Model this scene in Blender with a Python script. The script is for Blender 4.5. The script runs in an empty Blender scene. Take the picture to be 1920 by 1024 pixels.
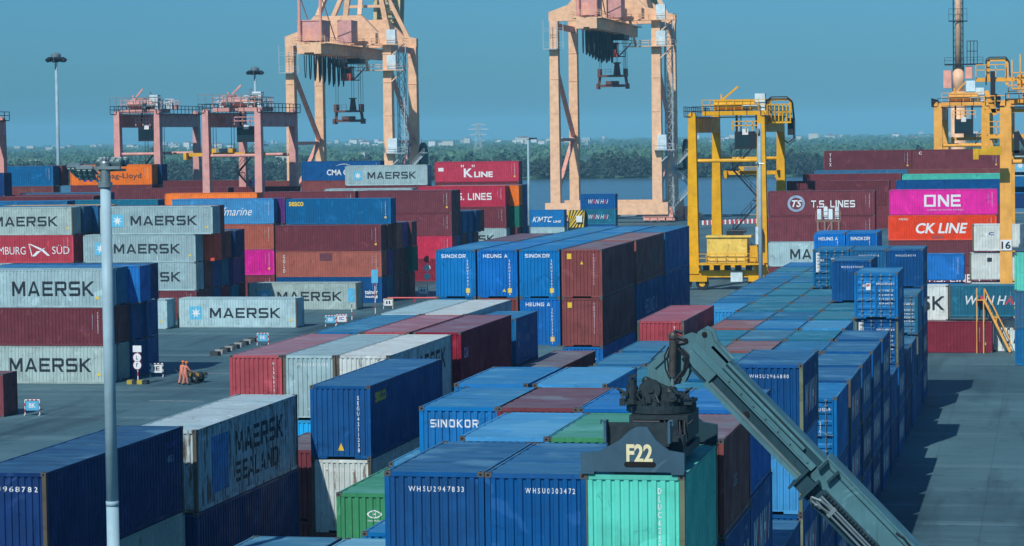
import bpy, bmesh, math, random
from mathutils import Vector, Matrix
random.seed(7)
SC = bpy.context.scene
COL = SC.collection
R = math.radians

# ------------------------------------------------------------------ camera, sky, sun, exposure
F_PX, YAW, PITCH, ROLL, CAMZ = 4830.66, R(11.8026), R(3.03804), R(0.78303), 18.3
_c, _s, _cp, _sp, _cr, _sr = math.cos(YAW), math.sin(YAW), math.cos(PITCH), math.sin(PITCH), math.cos(ROLL), math.sin(ROLL)
FWD = Vector((-_s*_cp, _c*_cp, -_sp)); R0 = Vector((_c, _s, 0)); U0 = Vector((-_s*_sp, _c*_sp, _cp))
RGT = _cr*R0 - _sr*U0; UPV = _sr*R0 + _cr*U0
cam_d = bpy.data.cameras.new('camera'); cam = bpy.data.objects.new('camera', cam_d); COL.objects.link(cam)
cam_d.sensor_width = 36.0; cam_d.lens = 36.0*F_PX/1920.0; cam_d.clip_start = 0.5; cam_d.clip_end = 60000
m = Matrix((RGT, UPV, -FWD)).transposed().to_4x4(); m.translation = Vector((0, 0, CAMZ)); cam.matrix_world = m
SC.camera = cam

HAZE_D = 1.25e-4
SUN_DIR = Vector((0.27, 1.0, -0.98)).normalized()       # the way the light travels
SUN_EL = math.asin(-SUN_DIR.z); SUN_AZ = math.atan2(-SUN_DIR.x, -SUN_DIR.y)
w = bpy.data.worlds.new('World'); SC.world = w; w.use_nodes = True
nt = w.node_tree; nt.nodes.clear()
sky = nt.nodes.new('ShaderNodeTexSky'); sky.sky_type = 'NISHITA'; sky.sun_disc = False
sky.sun_elevation = SUN_EL; sky.sun_rotation = SUN_AZ; sky.air_density = 1.0; sky.dust_density = 1.0; sky.ozone_density = 2.0
tint = nt.nodes.new('ShaderNodeMix'); tint.data_type = 'RGBA'; tint.blend_type = 'MULTIPLY'; tint.inputs[0].default_value = 1.0
tint.inputs[7].default_value = (0.255, 0.68, 1.09, 1)
bg = nt.nodes.new('ShaderNodeBackground'); bg.inputs[1].default_value = 0.083
out = nt.nodes.new('ShaderNodeOutputWorld')
nt.links.new(sky.outputs[0], tint.inputs[6]); nt.links.new(tint.outputs[2], bg.inputs[0]); nt.links.new(bg.outputs[0], out.inputs[0])
sl = bpy.data.lights.new('sun', 'SUN'); sl.energy = 3.95; sl.angle = R(0.5); sl.color = (1.0, 0.975, 0.93)
so = bpy.data.objects.new('sun', sl); COL.objects.link(so); so.rotation_euler = SUN_DIR.to_track_quat('-Z', 'Y').to_euler(); so.location = (-60, -220, 220)
SC.view_settings.view_transform = 'Standard'; SC.view_settings.look = 'None'; SC.view_settings.exposure = 0.0; SC.view_settings.gamma = 1.0
SC.render.engine = 'CYCLES'
SC.cycles.use_denoising = True; SC.cycles.max_bounces = 6; SC.cycles.diffuse_bounces = 3; SC.cycles.glossy_bounces = 2; SC.cycles.volume_bounces = 1
SC.cycles.use_adaptive_sampling = True

# ------------------------------------------------------------------ placing: a photo pixel and one known coordinate give a point
def _ray(px, py):
    u2 = (px-960)/F_PX; v2 = (512-py)/F_PX
    return FWD + RGT*u2 + UPV*v2
def at(px, py, Y):
    d = _ray(px, py); return Vector((0, 0, CAMZ)) + d*(Y/d.y)
def on(px, py, z=0.0):
    d = _ray(px, py); return Vector((0, 0, CAMZ)) + d*((z-CAMZ)/d.z)

# ------------------------------------------------------------------ materials
def lin(c):
    return tuple(((v/255)/12.92 if v <= 10 else (((v/255)+0.055)/1.055)**2.4) for v in c)
MATS = {}
def N(t, kind, **kw):
    n = t.nodes.new(kind)
    for k, v in kw.items(): setattr(n, k, v)
    return n
def mixrgb(t, a, b, fac, mode='MIX'):
    x = N(t, 'ShaderNodeMix', data_type='RGBA', blend_type=mode)
    for sock, v in ((0, fac), (6, a), (7, b)):
        if hasattr(v, 'links'): t.links.new(v, x.inputs[sock])
        elif sock == 0: x.inputs[0].default_value = v
        else: x.inputs[sock].default_value = (*v[:3], 1)
    return x.outputs[2]
def noise(t, vec, scale, detail=4, rough=0.6):
    n = N(t, 'ShaderNodeTexNoise'); n.inputs['Scale'].default_value = scale; n.inputs['Detail'].default_value = detail; n.inputs['Roughness'].default_value = rough
    t.links.new(vec, n.inputs['Vector']); return n.outputs[0]
def ramp(t, v, lo, hi, a=0.0, b=1.0):
    n = N(t, 'ShaderNodeMapRange'); n.inputs[1].default_value = lo; n.inputs[2].default_value = hi; n.inputs[3].default_value = a; n.inputs[4].default_value = b
    t.links.new(v, n.inputs[0]); return n.outputs[0]
def mul(t, a, b):
    n = N(t, 'ShaderNodeMath', operation='MULTIPLY')
    for i, v in enumerate((a, b)):
        if hasattr(v, 'links'): t.links.new(v, n.inputs[i])
        else: n.inputs[i].default_value = v
    return n.outputs[0]
def newmat(name):
    mt = bpy.data.materials.new(name); mt.use_nodes = True; t = mt.node_tree
    return mt, t, t.nodes['Principled BSDF']
def coords(t, rnd=True):
    tc = N(t, 'ShaderNodeTexCoord'); v = tc.outputs['Object']
    if rnd:
        oi = N(t, 'ShaderNodeObjectInfo'); m1 = mul(t, oi.outputs['Random'], 71.0)
        a = N(t, 'ShaderNodeVectorMath', operation='ADD'); t.links.new(v, a.inputs[0]); t.links.new(m1, a.inputs[1]); v = a.outputs[0]
    return v
def paint(name, c, rust=0.12, dust=0.66, rough=0.5, vary=0.20, streaks=1.25, runs=0.40, scuff=1.0):
    """weathered steel paint: tone drift, rain streaks down the walls, rust spots, pale dust that has settled on level surfaces"""
    if name in MATS: return MATS[name]
    mt, t, b = newmat(name); v = coords(t)
    base = lin(c)
    oi = N(t, 'ShaderNodeObjectInfo')
    hsv = N(t, 'ShaderNodeHueSaturation'); hsv.inputs['Color'].default_value = (*base, 1)
    t.links.new(ramp(t, oi.outputs['Random'], 0, 1, 1-vary, 1+vary), hsv.inputs['Value'])
    sat = N(t, 'ShaderNodeMath', operation='FRACT'); t.links.new(mul(t, oi.outputs['Random'], 7.31), sat.inputs[0])
    t.links.new(ramp(t, sat.outputs[0], 0, 1, 0.965, 1.04), hsv.inputs['Saturation'])
    col = hsv.outputs[0]
    n1 = noise(t, v, 0.9, 5)
    col = mixrgb(t, col, tuple(x*0.62 for x in base), ramp(t, n1, 0.46, 0.72, 0, 0.6)); col = mixrgb(t, col, tuple(min(1, x*1.22+.012) for x in base), ramp(t, n1, 0.46, 0.25, 0, 0.7))
    mp = N(t, 'ShaderNodeMapping'); mp.inputs['Scale'].default_value = (5, 5, 0.28); t.links.new(v, mp.inputs[0])
    st = noise(t, mp.outputs[0], 1.4, 5, 0.7)
    col = mixrgb(t, col, tuple(min(1, x*1.3+0.004) for x in base), ramp(t, st, 0.55, 0.8, 0, 0.35*streaks))
    col = mixrgb(t, col, tuple(x*0.45+0.006 for x in base), ramp(t, st, 0.45, 0.22, 0, 0.55*streaks))
    for off_, sc_, tone in ((3.7, 0.8, tuple(min(1, x*1.5+.025) for x in base)), (9.1, 1.1, tuple(x*.5 for x in base))):      # repainted and scuffed patches
        ad = N(t, 'ShaderNodeVectorMath', operation='ADD'); ad.inputs[1].default_value = (off_, off_*2, off_*3); t.links.new(v, ad.inputs[0])
        nn = N(t, 'ShaderNodeTexNoise'); nn.inputs['Scale'].default_value = sc_; nn.inputs['Detail'].default_value = 3; nn.inputs['Distortion'].default_value = 1.6; t.links.new(ad.outputs[0], nn.inputs['Vector'])
        col = mixrgb(t, col, tone, ramp(t, nn.outputs[0], 0.64, 0.67, 0, 0.42*scuff))
    g = N(t, 'ShaderNodeNewGeometry'); sx = N(t, 'ShaderNodeSeparateXYZ'); t.links.new(g.outputs['Normal'], sx.inputs[0])
    up = ramp(t, sx.outputs[2], 0.55, 0.9)
    mp2 = N(t, 'ShaderNodeMapping'); mp2.inputs['Scale'].default_value = (0.5, 2.2, 1); t.links.new(v, mp2.inputs[0])
    dn = noise(t, mp2.outputs[0], 0.9, 5, 0.65)
    grey = tuple(0.55*x + 0.45*y for x, y in zip((0.115, 0.29, 0.33), base))
    r3 = N(t, 'ShaderNodeMath', operation='FRACT'); t.links.new(mul(t, oi.outputs['Random'], 23.7), r3.inputs[0])
    upd = mul(t, up, ramp(t, r3.outputs[0], 0, 1, 0.55, 1.25))
    col = mixrgb(t, col, grey, mul(t, upd, ramp(t, dn, 0.3, 0.65, dust*0.4, dust*1.35)))
    dn3 = noise(t, v, 0.45, 3, 0.5); col = mixrgb(t, col, tuple(min(1, x*1.35+0.02) for x in grey), mul(t, up, ramp(t, dn3, 0.56, 0.64, 0, 0.5)))
    dn2 = noise(t, mp2.outputs[0], 0.55, 6, 0.7)
    col = mixrgb(t, col, tuple(x*0.30 for x in base), mul(t, upd, ramp(t, dn2, 0.55, 0.72, 0, 0.8)))
    rn = noise(t, v, 2.3, 8, 0.72); rm = N(t, 'ShaderNodeMapping'); rm.inputs['Scale'].default_value = (3, 3, 0.5); t.links.new(v, rm.inputs[0])
    r2 = noise(t, rm.outputs[0], 1.6, 6, 0.7)
    ra = N(t, 'ShaderNodeMath', operation='MAXIMUM'); t.links.new(ramp(t, rn, 0.74-0.22*rust, 0.80-0.2*rust), ra.inputs[0]); t.links.new(mul(t, ramp(t, r2, 0.78-0.22*runs, 0.9-0.24*runs, 0, 0.85), ramp(t, up, 0, 1, 1.0, 0.12)), ra.inputs[1])
    col = mixrgb(t, col, (0.12, 0.05, 0.022), mul(t, ra.outputs[0], min(1.0, 0.45+max(rust, runs)*.6)))
    t.links.new(col, b.inputs['Base Color']); t.links.new(ramp(t, n1, 0.3, 0.7, rough-0.1, rough+0.2), b.inputs['Roughness'])
    bp = N(t, 'ShaderNodeBump'); bp.inputs['Strength'].default_value = 0.22; bp.inputs['Distance'].default_value = 0.05
    t.links.new(noise(t, v, 1.6, 5, 0.6), bp.inputs['Height']); t.links.new(bp.outputs[0], b.inputs['Normal'])
    b.inputs['Specular IOR Level'].default_value = 0.2
    MATS[name] = mt; return mt
def simple(name, c, rough=0.6, metal=0.0, vary=0.25, scale=3.0, spec=0.5):
    if name in MATS: return MATS[name]
    mt, t, b = newmat(name); v = coords(t); base = lin(c)
    col = mixrgb(t, base, tuple(x*(1-vary) for x in base), ramp(t, noise(t, v, scale, 5), 0.35, 0.7))
    t.links.new(col, b.inputs['Base Color']); b.inputs['Roughness'].default_value = rough; b.inputs['Metallic'].default_value = metal
    b.inputs['Specular IOR Level'].default_value = spec
    MATS[name] = mt; return mt

# ------------------------------------------------------------------ mesh building
class MB:
    def __init__(s): s.v = []; s.f = []; s.m = []
    def quad(s, *p, mi=0):
        i = len(s.v); s.v += [tuple(q) for q in p]; s.f.append(tuple(range(i, i+len(p)))); s.m.append(mi)
    def box(s, x0, x1, y0, y1, z0, z1, mi=0):
        i = len(s.v)
        s.v += [(x, y, z) for z in (z0, z1) for y in (y0, y1) for x in (x0, x1)]
        for f in ((0, 2, 3, 1), (4, 5, 7, 6), (0, 1, 5, 4), (2, 6, 7, 3), (0, 4, 6, 2), (1, 3, 7, 5)):
            s.f.append(tuple(i+k for k in f)); s.m.append(mi)
    def beam(s, a, b, w, h=None, mi=0, up=(0, 0, 1)):
        a, b = Vector(a), Vector(b); h = w if h is None else h
        d = (b-a).normalized(); u = Vector(up)
        if abs(d.dot(u)) > 0.97: u = Vector((0, 1, 0))
        sx = d.cross(u).normalized(); sz = sx.cross(d)
        i = len(s.v)
        for p in (a, b):
            for k, l in ((-1, -1), (1, -1), (1, 1), (-1, 1)): s.v.append(tuple(p + sx*(k*w/2) + sz*(l*h/2)))
        for f in ((3, 2, 1, 0), (4, 5, 6, 7), (0, 1, 5, 4), (1, 2, 6, 5), (2, 3, 7, 6), (3, 0, 4, 7)):
            s.f.append(tuple(i+k for k in f)); s.m.append(mi)
    def tube(s, a, b, r0, r1=None, n=8, mi=0, caps=True):
        a, b = Vector(a), Vector(b); r1 = r0 if r1 is None else r1
        d = (b-a).normalized(); u = Vector((0, 0, 1)) if abs(d.z) < 0.95 else Vector((1, 0, 0))
        x = d.cross(u).normalized(); y = d.cross(x); i = len(s.v)
        for p, r in ((a, r0), (b, r1)):
            for k in range(n):
                q = 2*math.pi*k/n; s.v.append(tuple(p + x*(r*math.cos(q)) + y*(r*math.sin(q))))
        for k in range(n):
            l = (k+1) % n; s.f.append((i+k, i+l, i+n+l, i+n+k)); s.m.append(mi)
        if caps:
            s.f.append(tuple(i+k for k in reversed(range(n)))); s.m.append(mi); s.f.append(tuple(i+n+k for k in range(n))); s.m.append(mi)
    def path(s, pts, r, n=6, mi=0):
        for a, b in zip(pts, pts[1:]): s.tube(a, b, r, n=n, mi=mi)
    def prism(s, pts, axis, a0, a1, mi=0):
        """extrude a 2D outline: axis 'y' takes (x,z) outlines, 'x' (y,z), 'z' (x,y)"""
        def P(p, a): return {'y': (p[0], a, p[1]), 'x': (a, p[0], p[1]), 'z': (p[0], p[1], a)}[axis]
        i = len(s.v); n = len(pts)
        s.v += [P(p, a0) for p in pts] + [P(p, a1) for p in pts]
        s.f.append(tuple(i+k for k in range(n))); s.f.append(tuple(i+n+k for k in reversed(range(n)))); s.m += [mi, mi]
        for k in range(n):
            l = (k+1) % n; s.f.append((i+k, i+n+k, i+n+l, i+l)); s.m.append(mi)
    def ball(s, c, r, n=10, sz=1.0, mi=0, sx=1.0):
        c = Vector(c); i = len(s.v); k2 = n//2
        for a in range(k2+1):
            th = math.pi*a/k2
            for b in range(n):
                ph = 2*math.pi*b/n; s.v.append((c.x+r*sx*math.sin(th)*math.cos(ph), c.y+r*math.sin(th)*math.sin(ph), c.z+r*sz*math.cos(th)))
        for a in range(k2):
            for b in range(n):
                b2 = (b+1) % n; s.f.append((i+a*n+b, i+(a+1)*n+b, i+(a+1)*n+b2, i+a*n+b2)); s.m.append(mi)
    def rail(s, pts, h=1.1, r=0.03, mi=0, step=1.6):
        """hand rail: two bars and posts along a path"""
        for a, b in zip(pts, pts[1:]):
            a, b = Vector(a), Vector(b); L = (b-a).length; n = max(1, int(L/step)); z = Vector((0, 0, 1))
            for hh in (h, h*0.55): s.beam(a+z*hh, b+z*hh, r*2, mi=mi)
            for k in range(n+1): p = a.lerp(b, k/n); s.beam(p, p+z*h, r*2, mi=mi)
    def mesh(s, name, mats=(), smooth=False):
        me = bpy.data.meshes.new(name); me.from_pydata(s.v, [], s.f)
        for q in mats: me.materials.append(q)
        me.polygons.foreach_set('material_index', s.m)
        if smooth: me.polygons.foreach_set('use_smooth', [True]*len(s.f))
        bm = bmesh.new(); bm.from_mesh(me); bmesh.ops.recalc_face_normals(bm, faces=bm.faces); bm.to_mesh(me); bm.free()
        me.update(); return me
    def build(s, name, mats, parent=None, smooth=False, loc=None):
        if not isinstance(mats, (list, tuple)): mats = [mats]
        return link(name, s.mesh(name, mats, smooth), parent, loc)
def link(name, data, parent=None, loc=None):
    o = bpy.data.objects.new(name, data); COL.objects.link(o)
    if parent: o.parent = parent
    if loc is not None: o.location = loc
    return o
def thing(name, label, cat, loc=(0, 0, 0), rz=0.0, group=None):
    o = bpy.data.objects.new(name, None); COL.objects.link(o); o.location = loc; o.rotation_euler = (0, 0, rz); o.empty_display_size = 0.5
    return tag(o, label, cat, group)
PLAIN = [(' lettered MAERSK SEALAND in dark letters', ' with two rows of dark letters'), ('MAERSK SEALAND', 'two-row dark-lettered'), ('grey MAERSK container with star', 'grey starred container'), ('topmost left MAERSK', 'topmost left starred'), ('topmost MAERSK', 'topmost starred'),
  ('lone MAERSK', 'lone starred'), ('four-high MAERSK', 'four-high starred'), ('stained MAERSK', 'stained starred'), ('rear MAERSK', 'rear starred'), ('left-edge MAERSK', 'left-edge grey'), ('MAERSK', 'dark-lettered'), ('with large SINOKOR lettering', 'with one large white word'), ('large SINOKOR lettered box', 'box with one large white word'), ('large SINOKOR box', 'box with one large white word'), ('the SINOKOR lettered box', 'the box with one large white word'),
  ('lettered SINOKOR at the far end, beside the HEUNG A one', 'with one white word at the far end, beside the two-word one'), ('between two SINOKOR boxes', 'between two one-word boxes'), ('lettered HEUNG A', 'with a white two-word name'), ('lettered SINOKOR', 'with a white one-word name'), ('with HEUNG A lettered', 'with a two-word name lettered'), ('side-lettered HEUNG A', 'side-lettered'), ('HEUNG A', 'two-word'), ('SINOKOR', 'one-word'),
  ('yellow seaco lettering', 'yellow lettering'), ('seaco', 'yellow-lettered'), ('lettered HAMBURG SUD with a white flag emblem', 'with white serif letters and a flag emblem'), ('red Hamburg lettered', 'red flag-emblem'), ('red HAMBURG', 'red flag-emblem'), ('T.S. LINES lettering and', 'lettering and'), ('T.S. LINES', 'round-emblem'), ('crimson container lettered LINES', 'crimson container with plain white capitals'), ('crimson LINES', 'crimson white-lettered'), ('the LINES', 'the crimson white-lettered'),
  ('white serif K LINE lettering', 'white serif lettering'), ('K LINE', 'crimson serif-lettered'), ('white CMA CGM lettering', 'white letters below an arc'), ('CMA CGM', 'arc-marked navy'), ('dark Hapag-Lloyd lettering', 'dark lettering'), ('Hapag-Lloyd box', 'dark-lettered box'), ('white ONE lettering', 'big white block letters'), ('magenta ONE', 'magenta'), ('slanted CK LINE lettering', 'slanted white lettering'), ('orange red CK LINE', 'orange red slant-lettered'), ('CK LINE', 'orange red slant-lettered'),
  ('lettered WAN HAI with red letters A', 'with white and red outlined letters'), ('WAN HAI', 'red-and-white lettered'), ('white KMTC LINE lettering', 'slanted white lettering'), ('KMTC LINE', 'slant-lettered blue')]
def tag(o, label, cat, group=None, kind=None):
    for a, c in PLAIN: label = label.replace(a, c) if label else label
    if label: o['label'] = ' '.join(label.split()[:16]).rstrip(',')
    if cat: o['category'] = cat
    if group: o['group'] = group
    if kind: o['kind'] = kind
    return o
def struct(name, mb, mat, smooth=False, kind='structure', label=None):
    o = mb.build(name, mat, smooth=smooth); o['kind'] = kind
    if label: o['label'] = label
    return o
# ------------------------------------------------------------------ colours
P = {k: (lambda k=k, c=c, kw=kw: paint('paint_'+k, c, **kw)) for k, c, kw in [
    ('navy', (4, 78, 134), {}), ('deep_navy', (8, 52, 104), {}), ('blue', (4, 108, 168), {}), ('bright_blue', (2, 106, 180), {}), ('light_blue', (60, 140, 190), {}),
    ('pale_blue', (110, 165, 190), {}), ('slate_blue', (52, 104, 138), {}), ('teal', (30, 110, 136), {}), ('sea_blue', (18, 96, 142), {}), ('steel_blue', (18, 102, 152), {}),
    ('maroon', (112, 54, 62), {}), ('brown', (126, 68, 66), {}), ('rust_brown', (146, 78, 68), {}), ('orange_brown', (164, 92, 76), {}), ('dusty_red', (172, 74, 82), {}),
    ('red', (186, 62, 76), {}), ('crimson', (188, 46, 74), {}), ('dark_red', (136, 36, 56), {}), ('orange', (236, 120, 34), dict(rust=.05)), ('orange_red', (222, 74, 44), dict(rust=.05)),
    ('magenta', (214, 44, 150), dict(rust=.04)), ('white', (206, 214, 208), dict(rust=.2, dust=.2, runs=.6)), ('rusty_white', (200, 210, 204), dict(rust=.45, dust=.12, runs=.95)),
    ('pale_grey', (160, 188, 190), dict(rust=.18, dust=.3, runs=.45)), ('dirty_grey', (156, 176, 170), dict(rust=.4, dust=.3, runs=.85)), ('faded_grey_blue', (92, 136, 160), dict(rust=.8, dust=.2)),
    ('weathered_white', (178, 200, 202), dict(rust=.5, dust=.05, runs=1.3)), ('green', (58, 138, 92), {}), ('dark_green', (16, 100, 84), {}), ('turquoise', (84, 194, 172), {}), ('purple', (96, 52, 120), {}), ('sky_blue', (40, 160, 214), dict(rust=.3)),
    ('yellow', (226, 176, 44), dict(rust=.15, dust=.15)), ('peach', (236, 188, 148), dict(scuff=.2, streaks=.7, rust=.1, dust=.1, vary=.03)), ('salmon', (232, 164, 142), dict(scuff=.2, streaks=.7, rust=.1, dust=.1, vary=.03)),
    ('pink_salmon', (214, 156, 146), dict(scuff=.2, streaks=.7, rust=.16, dust=.2, vary=.04)), ('crane_yellow', (228, 168, 28), dict(scuff=.2, streaks=.7, rust=.22, dust=.15, vary=.03)), ('amber', (236, 170, 76), dict(scuff=.2, streaks=.7, rust=.18, dust=.15, vary=.03)),
    ('boom_teal', (76, 116, 122), dict(rust=.12, dust=.12, vary=.04)), ('boom_dark', (34, 64, 74), dict(rust=.2, dust=.1, vary=.04)), ('plate_grey', (58, 88, 104), dict(rust=.42, dust=.1, vary=.03)),
    ('galvanised', (150, 178, 186), dict(scuff=.2, streaks=.7, rust=.05, dust=.1, vary=.03)), ('cabinet_white', (206, 224, 226), dict(rust=.04, dust=.05, vary=.05)),
    ('aged_post', (104, 114, 92), dict(rust=.4)), ('rusty_post', (92, 84, 72), dict(rust=.45)), ('red_cab', (190, 82, 60), dict(rust=.1)),
]}
M_DARK = simple('dark_steel', (34, 42, 50), 0.55, 0.3); M_CAST = simple('casting_steel', (92, 92, 88), 0.6, 0.3); M_HOLE = simple('casting_hole', (10, 10, 12), 0.9)
M_BLACK = simple('black_rubber', (22, 24, 28), 0.7); M_BAR = simple('galvanised_bar', (150, 165, 165), 0.4, 0.6); M_WHITE = simple('white_paint', (226, 230, 228), 0.5, vary=.12)
M_INK = simple('dark_ink', (28, 42, 52), 0.55, vary=.2); M_YEL = simple('yellow_sticker', (232, 196, 50), 0.5, vary=.15); M_RED = simple('red_letter', (206, 60, 70), 0.5)
M_STAR = simple('star_blue', (96, 186, 214), 0.5, vary=.12); M_BLUEINK = simple('blue_ink', (20, 40, 160), 0.5); M_PINKW = simple('pale_pink_letter', (226, 196, 220), 0.5)
M_CREAM = simple('cream_letter', (232, 220, 172), 0.55, vary=.2); M_FADED = simple('faded_letter', (150, 178, 200), 0.6, vary=.4); M_SIGNBLUE = simple('sign_blue', (90, 180, 214), 0.5)
M_CABLE = simple('black_cable', (20, 28, 36), 0.6); M_GLASS = simple('cab_glass', (30, 50, 62), 0.08)
INK = dict(white=M_WHITE, ink=M_INK, yellow=M_YEL, red=M_RED, cream=M_CREAM, faded=M_FADED, pinkw=M_PINKW, blueink=M_BLUEINK)

# ------------------------------------------------------------------ containers
CW = 2.438
STD, HC = 2.591, 2.896
def waves(u0, u1, p, depth):
    """break points of the corrugation as (u, depth)"""
    n = max(1, round((u1-u0)/p)); p = (u1-u0)/n; out_ = []
    for k in range(n):
        b = u0+k*p
        out_ += [(b, 0), (b+.50*p, 0), (b+.62*p, depth), (b+.88*p, depth)]
    return out_ + [(u1, 0)]
def wave_at(bp, u):
    if u <= bp[0][0] or u >= bp[-1][0]: return 0.0
    for (a, da), (b, db) in zip(bp, bp[1:]):
        if a <= u <= b: return da if b == a else da+(db-da)*(u-a)/(b-a)
    return 0.0
INS = 0.022
_sidebp = {L: waves(.15, L-.15, .278, .036) for L in (6.058, 12.192)}
_endbp = waves(-CW/2+.14, CW/2-.14, .216, .042)
CACHE = {}
def shell_mesh(L, H, door):
    k = ('shell', L, H, door)
    if k in CACHE: return CACHE[k]
    b = MB(); z0, z1 = .14, H-.06; w = CW/2-INS
    for sgn in (1, -1):
        bp = _sidebp[L]
        for (a, da), (c, dc) in zip(bp, bp[1:]):
            b.quad((sgn*(w-da), a, z0), (sgn*(w-dc), c, z0), (sgn*(w-dc), c, z1), (sgn*(w-da), a, z1))
    for yy, sg in ((INS, 1), (L-INS, -1)):
        if door and sg == 1: continue
        for (a, da), (c, dc) in zip(_endbp, _endbp[1:]):
            b.quad((a, yy+sg*da, z0), (c, yy+sg*dc, z0), (c, yy+sg*dc, z1), (a, yy+sg*da, z1))
    rp = waves(.12, L-.12, 1.1 if L > 7 else 1.0, .010); zr = H-.022
    for (a, da), (c, dc) in zip(rp, rp[1:]):
        b.quad((-w+.03, a, zr-da), (w-.03, a, zr-da), (w-.03, c, zr-dc), (-w+.03, c, zr-dc))
    b.quad((-w, .1, .12), (w, .1, .12), (w, L-.1, .12), (-w, L-.1, .12))
    CACHE[k] = b.mesh('shell', [M_DARK]); return CACHE[k]
def post_mesh(H):
    k = ('post', H)
    if k in CACHE: return CACHE[k]
    b = MB(); b.box(-.062, .062, -.0745, .0745, .118, H-.118); CACHE[k] = b.mesh('corner_post', [M_DARK]); return CACHE[k]
def frame_mesh(L, H, cast, posts):
    k = ('frame', L, H, cast, posts)
    if k in CACHE: return CACHE[k]
    b = MB(); w = CW/2; g = .006
    for sx in (-1, 1):
        for y0, y1 in ((g, .155), (L-.155, L-g)) if posts else ():
            a, c = sorted((sx*(w-g), sx*(w-.13))); b.box(a, c, y0, y1, .118, H-.118)
        a, c = sorted((sx*(w-g*2), sx*(w-.075)))
        b.box(a, c, .178, L-.178, H-.085, H-.008); b.box(a, c, .178, L-.178, .03, .165)
    for y0, y1 in ((g*2, .11), (L-.11, L-g*2)):
        b.box(-w+.162, w-.162, y0, y1, H-.125, H-.012)
        b.box(-w+.162, -.56, y0, y1, .03, .15); b.box(.56, w-.162, y0, y1, .03, .15); b.box(-.56, .56, y0, y1, .112, .15)
    if L < 7:
        for sx in (-1, 1): b.box(*sorted((sx*(w-.10), sx*(w-.2))), L*.33, L*.67, .04, .15)
    if cast:
        for sx in (-1, 1):
            for y0 in (0, L-.178):
                for z0 in (.006, H-.118): b.box(*sorted((sx*w, sx*(w-.162))), y0, y0+.178, z0, z0+.118, mi=1)
    CACHE[k] = b.mesh('frame', [M_DARK, M_CAST]); return CACHE[k]
def casting_mesh():
    if 'cast' in CACHE: return CACHE['cast']
    b = MB(); b.box(-.081, .081, -.089, .089, 0, .118)
    for ax in (0, 1):
        for s in (-1, 1):
            q = []
            for k in range(10):
                a = 2*math.pi*k/10; u, v = .036*math.cos(a), .059+.03*math.sin(a)
                q.append((u, s*.0915, v) if ax == 0 else (s*.0835, u, v))
            b.quad(*q, mi=1)
    q = [(.03*math.cos(2*math.pi*k/10), .055*math.sin(2*math.pi*k/10), .1205) for k in range(10)]; b.quad(*q, mi=1)
    CACHE['cast'] = b.mesh('corner_casting', [M_CAST, M_HOLE]); return CACHE['cast']
def door_mesh(H):
    k = ('door', H)
    if k in CACHE: return CACHE[k]
    b = MB(); z0, z1 = .16, H-.13; W = CW/2-.15
    n = 5; zs = [z0+(z1-z0)*i/n for i in range(n+1)]
    for i in range(n):
        a, c = zs[i], zs[i+1]; e = (c-a)*.13
        pts = [(a, 0), (a+e, .0), (a+2*e, .05), (c-2*e, .05), (c-e, 0), (c, 0)]
        for (za, da), (zb, db) in zip(pts, pts[1:]): b.quad((.07, da, za), (W-.05, da, za), (W-.05, db, zb), (.07, db, zb))
    b.box(.012, .07, -.012, .06, z0, z1); b.box(W-.05, W, -.012, .06, z0, z1); b.box(.07, W-.05, -.010, .06, z1-.06, z1); b.box(.07, W-.05, -.010, .06, z0, z0+.06)
    CACHE[k] = b.mesh('door', [M_DARK]); return CACHE[k]
def bar_mesh(H):
    k = ('bar', H)
    if k in CACHE: return CACHE[k]
    b = MB(); z0, z1 = .10, H-.07
    b.tube((0, -.05, z0), (0, -.05, z1), .019, n=8)
    for z in (z0+.02, z0+.3, H*.42, H*.62, z1-.3, z1-.08): b.box(-.055, .055, -.072, -.014, z, z+.07)
    b.beam((0, -.07, H*.42), (.30, -.07, H*.42-.03), .03, .03)
    CACHE[k] = b.mesh('locking_bar', [M_BAR]); return CACHE[k]

# ---- lettering: real outlines cut along the corrugation and laid 4 mm off the steel
_tc = {}
def text_geo(s, bold, fmt=None):
    k = (s, bold, fmt)
    if k in _tc: return _tc[k]
    cu = bpy.data.curves.new('t', 'FONT'); cu.body = s; cu.offset = bold; cu.resolution_u = 3; cu.space_line = 0.95
    if '\n' in s: cu.align_x = 'CENTER'
    if fmt:
        for i in fmt: cu.body_format[i].material_index = 1
        cu.materials.append(M_WHITE); cu.materials.append(M_RED)
    ob = bpy.data.objects.new('t', cu); me = bpy.data.meshes.new_from_object(ob)
    vs = [v.co.copy() for v in me.vertices]; fs = [tuple(p.vertices) for p in me.polygons]; ms = [p.material_index for p in me.polygons]
    bpy.data.objects.remove(ob); bpy.data.curves.remove(cu); bpy.data.meshes.remove(me)
    x0 = min(v.x for v in vs); x1 = max(v.x for v in vs); y0 = min(v.y for v in vs); y1 = max(v.y for v in vs)
    _tc[k] = ([((v.x-x0)/(x1-x0)-.5, (v.y-y0)/(y1-y0)-.5) for v in vs], fs, ms, (x1-x0)/(y1-y0)); return _tc[k]
_T = .19
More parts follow.
